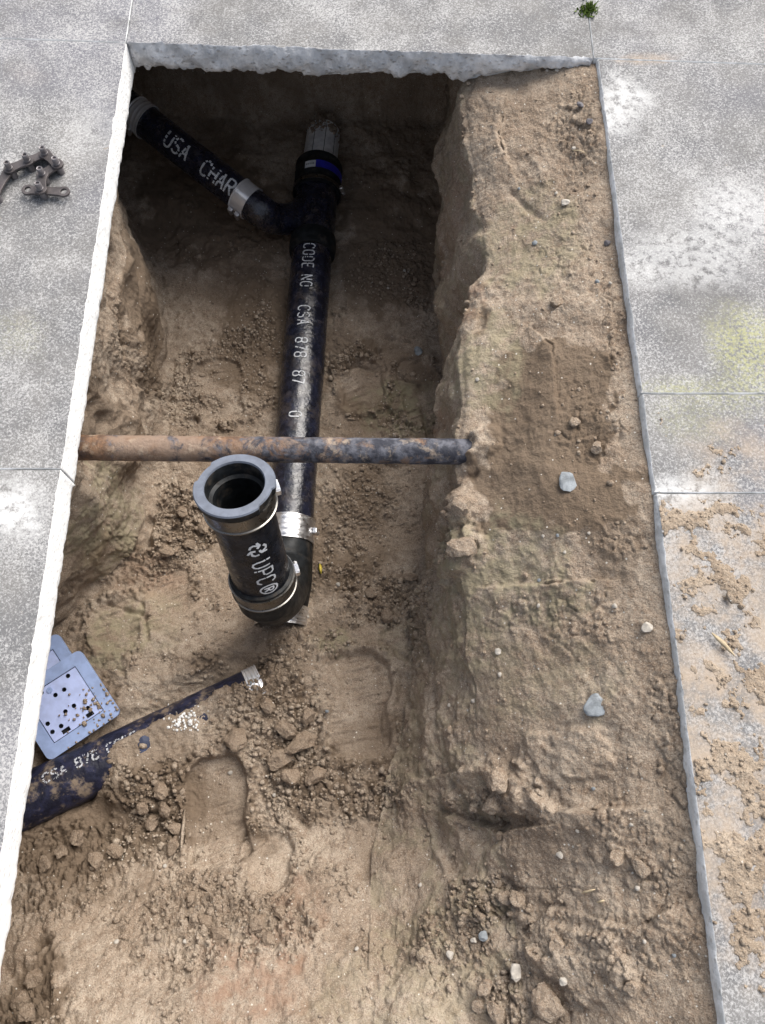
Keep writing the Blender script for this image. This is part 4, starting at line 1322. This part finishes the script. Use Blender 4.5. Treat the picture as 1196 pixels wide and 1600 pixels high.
# crumbs: thousands, one mass
def crumb_mass(name, pts, nrms, sizes, mat, label, cat):
    n = len(pts)
    rs = np.random.default_rng(5)
    base, F = ico(1)
    V = base[None] * (1 + rs.uniform(-.28, .28, (n, len(base), 1))) * rs.uniform(.65, 1.25, (n, 1, 3)) * sizes[:, None, None]
    V[:, :, 2] *= .75
    V += (pts + nrms * (sizes * .25)[:, None])[:, None, :]
    Fa = (F[None] + (np.arange(n) * len(base))[:, None, None]).reshape(-1, 3)
    o = link(name, mesh_np(name, V.reshape(-1, 3), Fa), None, [mat], smooth=False)
    tag(o, label, cat, None, 'stuff')
    return o
IV0 = None
vis = (P1[:, 1] > -.45) & (P1[:, 1] < 1.6) & (PX1 > -30) & (PX1 < 1230) & (~under)
w = (0.02 + crumble ** 1.5) * np.where(is_shelf, 0.30, 1) * vis * (N1[:, 2] > .35)
pick = rng.choice(npts, 10000, p=w / w.sum(), replace=False)
sizes = np.clip(rng.lognormal(math.log(.0024), .50, 10000), .0013, .0085)
crumb_mass('soil_crumbs', P1[pick], N1[pick], sizes, M['crumb'], 'fine brown soil crumbs strewn over the dug earth', 'soil')

# soil trodden on to the right-hand slabs
nx_, ny_ = 210, 620
xs = np.linspace(XR + .006, .80, nx_); ys = np.linspace(-.42, .62, ny_)
SX, SY = np.meshgrid(xs, ys)
PP = np.stack([SX, SY, np.zeros_like(SX)], -1).reshape(-1, 3)
h = np.full(len(PP), -0.45, np.float32)
for (px, py, rx, ry, a) in [(1070, 810, 60, 26, .85), (1130, 795, 50, 14, .7), (1130, 825, 90, 26, .6), (1110, 905, 55, 40, .65), (1150, 930, 30, 30, .7), (1085, 950, 45, 26, .7), (1100, 985, 70, 16, .55), (1140, 1010, 40, 14, .5), (1190, 1060, 70, 60, .55),
        (1110, 1085, 70, 40, .5), (1150, 1190, 60, 45, .9), (1120, 1220, 60, 30, .7), (1180, 1260, 60, 60, .7), (1120, 1300, 50, 60, .65), (1170, 1370, 60, 70, .8), (1170, 1440, 45, 40, .8), (1140, 700, 40, 50, .35), (1120, 1150, 30, 60, .5)]:
    c = at(px, py, 0); k = 1.25 / F_PX
    q = ((PP[:, 0] - c.x) / (rx * k)) ** 2 + ((PP[:, 1] - c.y) / (ry * k * 1.1)) ** 2
    h = np.maximum(h, a * 1.1 * np.exp(-q * .8) - .45)
h = h - .10 + 0.66 * fbm(PP, 26, 5, .68, 2.) 
f1, f2, val = worley(PP, 95, 3.0)
g1_, g2_, val2 = worley(PP, 210, 6.0)
hz = np.clip(h, 0, 1)
hh = np.where(h > 0, .0003 + hz * .0036 + np.clip(hz * 2.2, 0, 1) * (.0030 * (val - .3) * sstep(0, .3, f2 - f1) + .0014 * (val2 - .3)), -.004)
PP[:, 2] = np.where(h > 0, np.maximum(hh, -.004), -.004 + .004 * sstep(-.06, 0, h) * 0)
ii = np.arange(len(PP)).reshape(ny_, nx_)
qd = np.stack([ii[:-1, :-1], ii[:-1, 1:], ii[1:, 1:], ii[1:, :-1]], -1).reshape(-1, 4)
keep = (PP[qd, 2] > -.0035).any(1)
o = link('spilled_soil', mesh_np('spilled_soil', PP, qd[keep]), None, [M['dry']])
tag(o, 'dry crusted soil spilled and trodden over the right slabs', 'soil', None, 'stuff')
hot = np.where(h > .02)[0]
pk = rng.choice(hot, 450, replace=False)
sz = np.clip(rng.lognormal(math.log(.0018), .45, 450), .001, .006)
crumb_mass('slab_crumbs', PP[pk], np.tile(np.array([[0, 0, 1.0]]), (450, 1)), sz, M['dry'], 'loose soil crumbs lying on the right slabs', 'soil')
# crumbs caught on the drain cover
cn = 90
uu = rng.normal(.80, .16, cn).clip(.35, .99) * wu; wv = rng.normal(.22, .18, cn).clip(.02, .9) * ww
cp = np.array([(cT + eu * a_ + ew * b_)[:] for a_, b_ in zip(uu, wv)])
crumb_mass('cover_crumbs', cp, np.tile(np.array([en[:]]), (cn, 1)), np.clip(rng.lognormal(math.log(.0026), .4, cn), .001, .006), M['crumb'], 'soil crumbs caught on the corner of the pale blue cover', 'soil')
# crumbs on the pipe ends
cn = 130
tt = rng.random(cn); th = rng.normal(0, .6, cn)
gd, ge1, ge2 = frame_of(g0, g1)
gp_ = np.array([(g0 + gd * (.11 + .10 * t_) + (ge1 * math.cos(a_) + ge2 * math.sin(a_)) * .050)[:] for t_, a_ in zip(tt, th)])
crumb_mass('pipe_crumbs', gp_, np.tile(np.array([[0, 0, 1.0]]), (cn, 1)), np.clip(rng.lognormal(math.log(.0035), .5, cn), .0015, .010), M['crumb'], 'soil crumbs fallen on the grey plastic pipe end', 'soil')

# white plaster spatter by the old pipe
pc = []
for k in range(130):
    i = hit(290 + random.gauss(0, 12), 1124 + random.gauss(0, 9)); pc.append(P1[i])
crumb_mass('plaster_spatter', np.array(pc), np.tile(np.array([[0, 0, 1.0]]), (130, 1)), np.clip(rng.lognormal(math.log(.0019), .45, 130), .0008, .005), M['plaster'], 'white plaster spatter on the soil over the buried pipe', 'plaster')
rock('plastic_shard', 229, 1163, 9, .22, M['bluebit'], 'dark blue shard in the soil just below the buried pipe', 'shard', None, 400, .5, elong=1.8, sink=.6)

def sliver(name, p, q, w, mat, label, cat, up=.004, group=None, base=None):
    a = P1[hit(*p)].astype(float); b = P1[hit(*q)].astype(float)
    if base: a = np.array(at(*p, base)); b = np.array(at(*q, base))
    a = Vector(a) + Vector((0, 0, up)); b = Vector(b) + Vector((0, 0, up))
    mid_ = (a + b) / 2 + Vector((0, 0, .003))
    d = (b - a).normalized(); e = d.cross(Vector((0, 0, 1))).normalized()
    V = []
    for c, ww_ in ((a, .25), (a.lerp(mid_, .5), .9), (mid_, 1), (mid_.lerp(b, .5), .8), (b, .2)):
        for s, t in ((-1, 0), (0, .4), (1, 0), (0, -.3)): V.append(c + e * s * w * ww_ + Vector((0, 0, t * w * ww_)))
    F = [(4 * i + k, 4 * i + (k + 1) % 4, 4 * i + 4 + (k + 1) % 4, 4 * i + 4 + k) for i in range(4) for k in range(4)] + [(3, 2, 1, 0), (16, 17, 18, 19)]
    o = link(name, mesh_pd(name, V, F), None, [mat])
    return tag(o, label, cat, group)
sliver('leaf', (502, 879), (500, 895), .0045, M['leaf'], 'tiny yellow leaf on the soil right of the riser', 'leaf')
sliver('straw', (904, 1394), (926, 1388), .002, M['straw'], 'pale straw piece on the lower shelf, left of two', 'straw')
sliver('straw', (928, 1410), (942, 1404), .002, M['straw'], 'short pale straw piece on the lower shelf, right of two', 'straw')
sliver('straw', (892, 236), (916, 241), .0015, M['straw'], 'thin straw in the soil at the upper right shelf', 'straw')
sliver('twig', (1110, 990), (1146, 1026), .004, M['straw'], 'crooked muddy twig lying on the right slab', 'twig', .006, None, .002)
sliver('twig', (1136, 925), (1142, 945), .006, M['crumb'], 'short stub of mud on the right slab above the twig', 'mud', .004, None, .002)
sliver('root', (292, 1262), (284, 1335), .004, M['crumb'], 'thin brown root in the crumbled soil left of the boot print', 'root')

# moss in the top joint
bm = bmesh.new()
c = at(919, 16, 0)
for k in range(150):
    a, r_ = random.uniform(0, 6.28), abs(random.gauss(0, .010))
    p = c + Vector((r_ * math.cos(a), r_ * 1.3 * math.sin(a), -.001))
    hgt = random.uniform(.005, .014); wd = random.uniform(.0015, .003); b_ = random.uniform(0, 6.28)
    sd = Vector((math.cos(b_), math.sin(b_), 0)); lean = Vector((random.gauss(0, .006), random.gauss(0, .006), hgt))
    v = [bm.verts.new(p - sd * wd), bm.verts.new(p + sd * wd), bm.verts.new(p + lean * .6 + sd * wd * .9), bm.verts.new(p + lean), bm.verts.new(p + lean * .6 - sd * wd * .9)]
    bm.faces.new(v)
me = bpy.data.meshes.new('moss_tuft'); bm.to_mesh(me); bm.free()
tag(link('moss_tuft', me, None, [M['moss']], smooth=False), 'small green moss tuft in the slab joint at the top edge', 'moss')
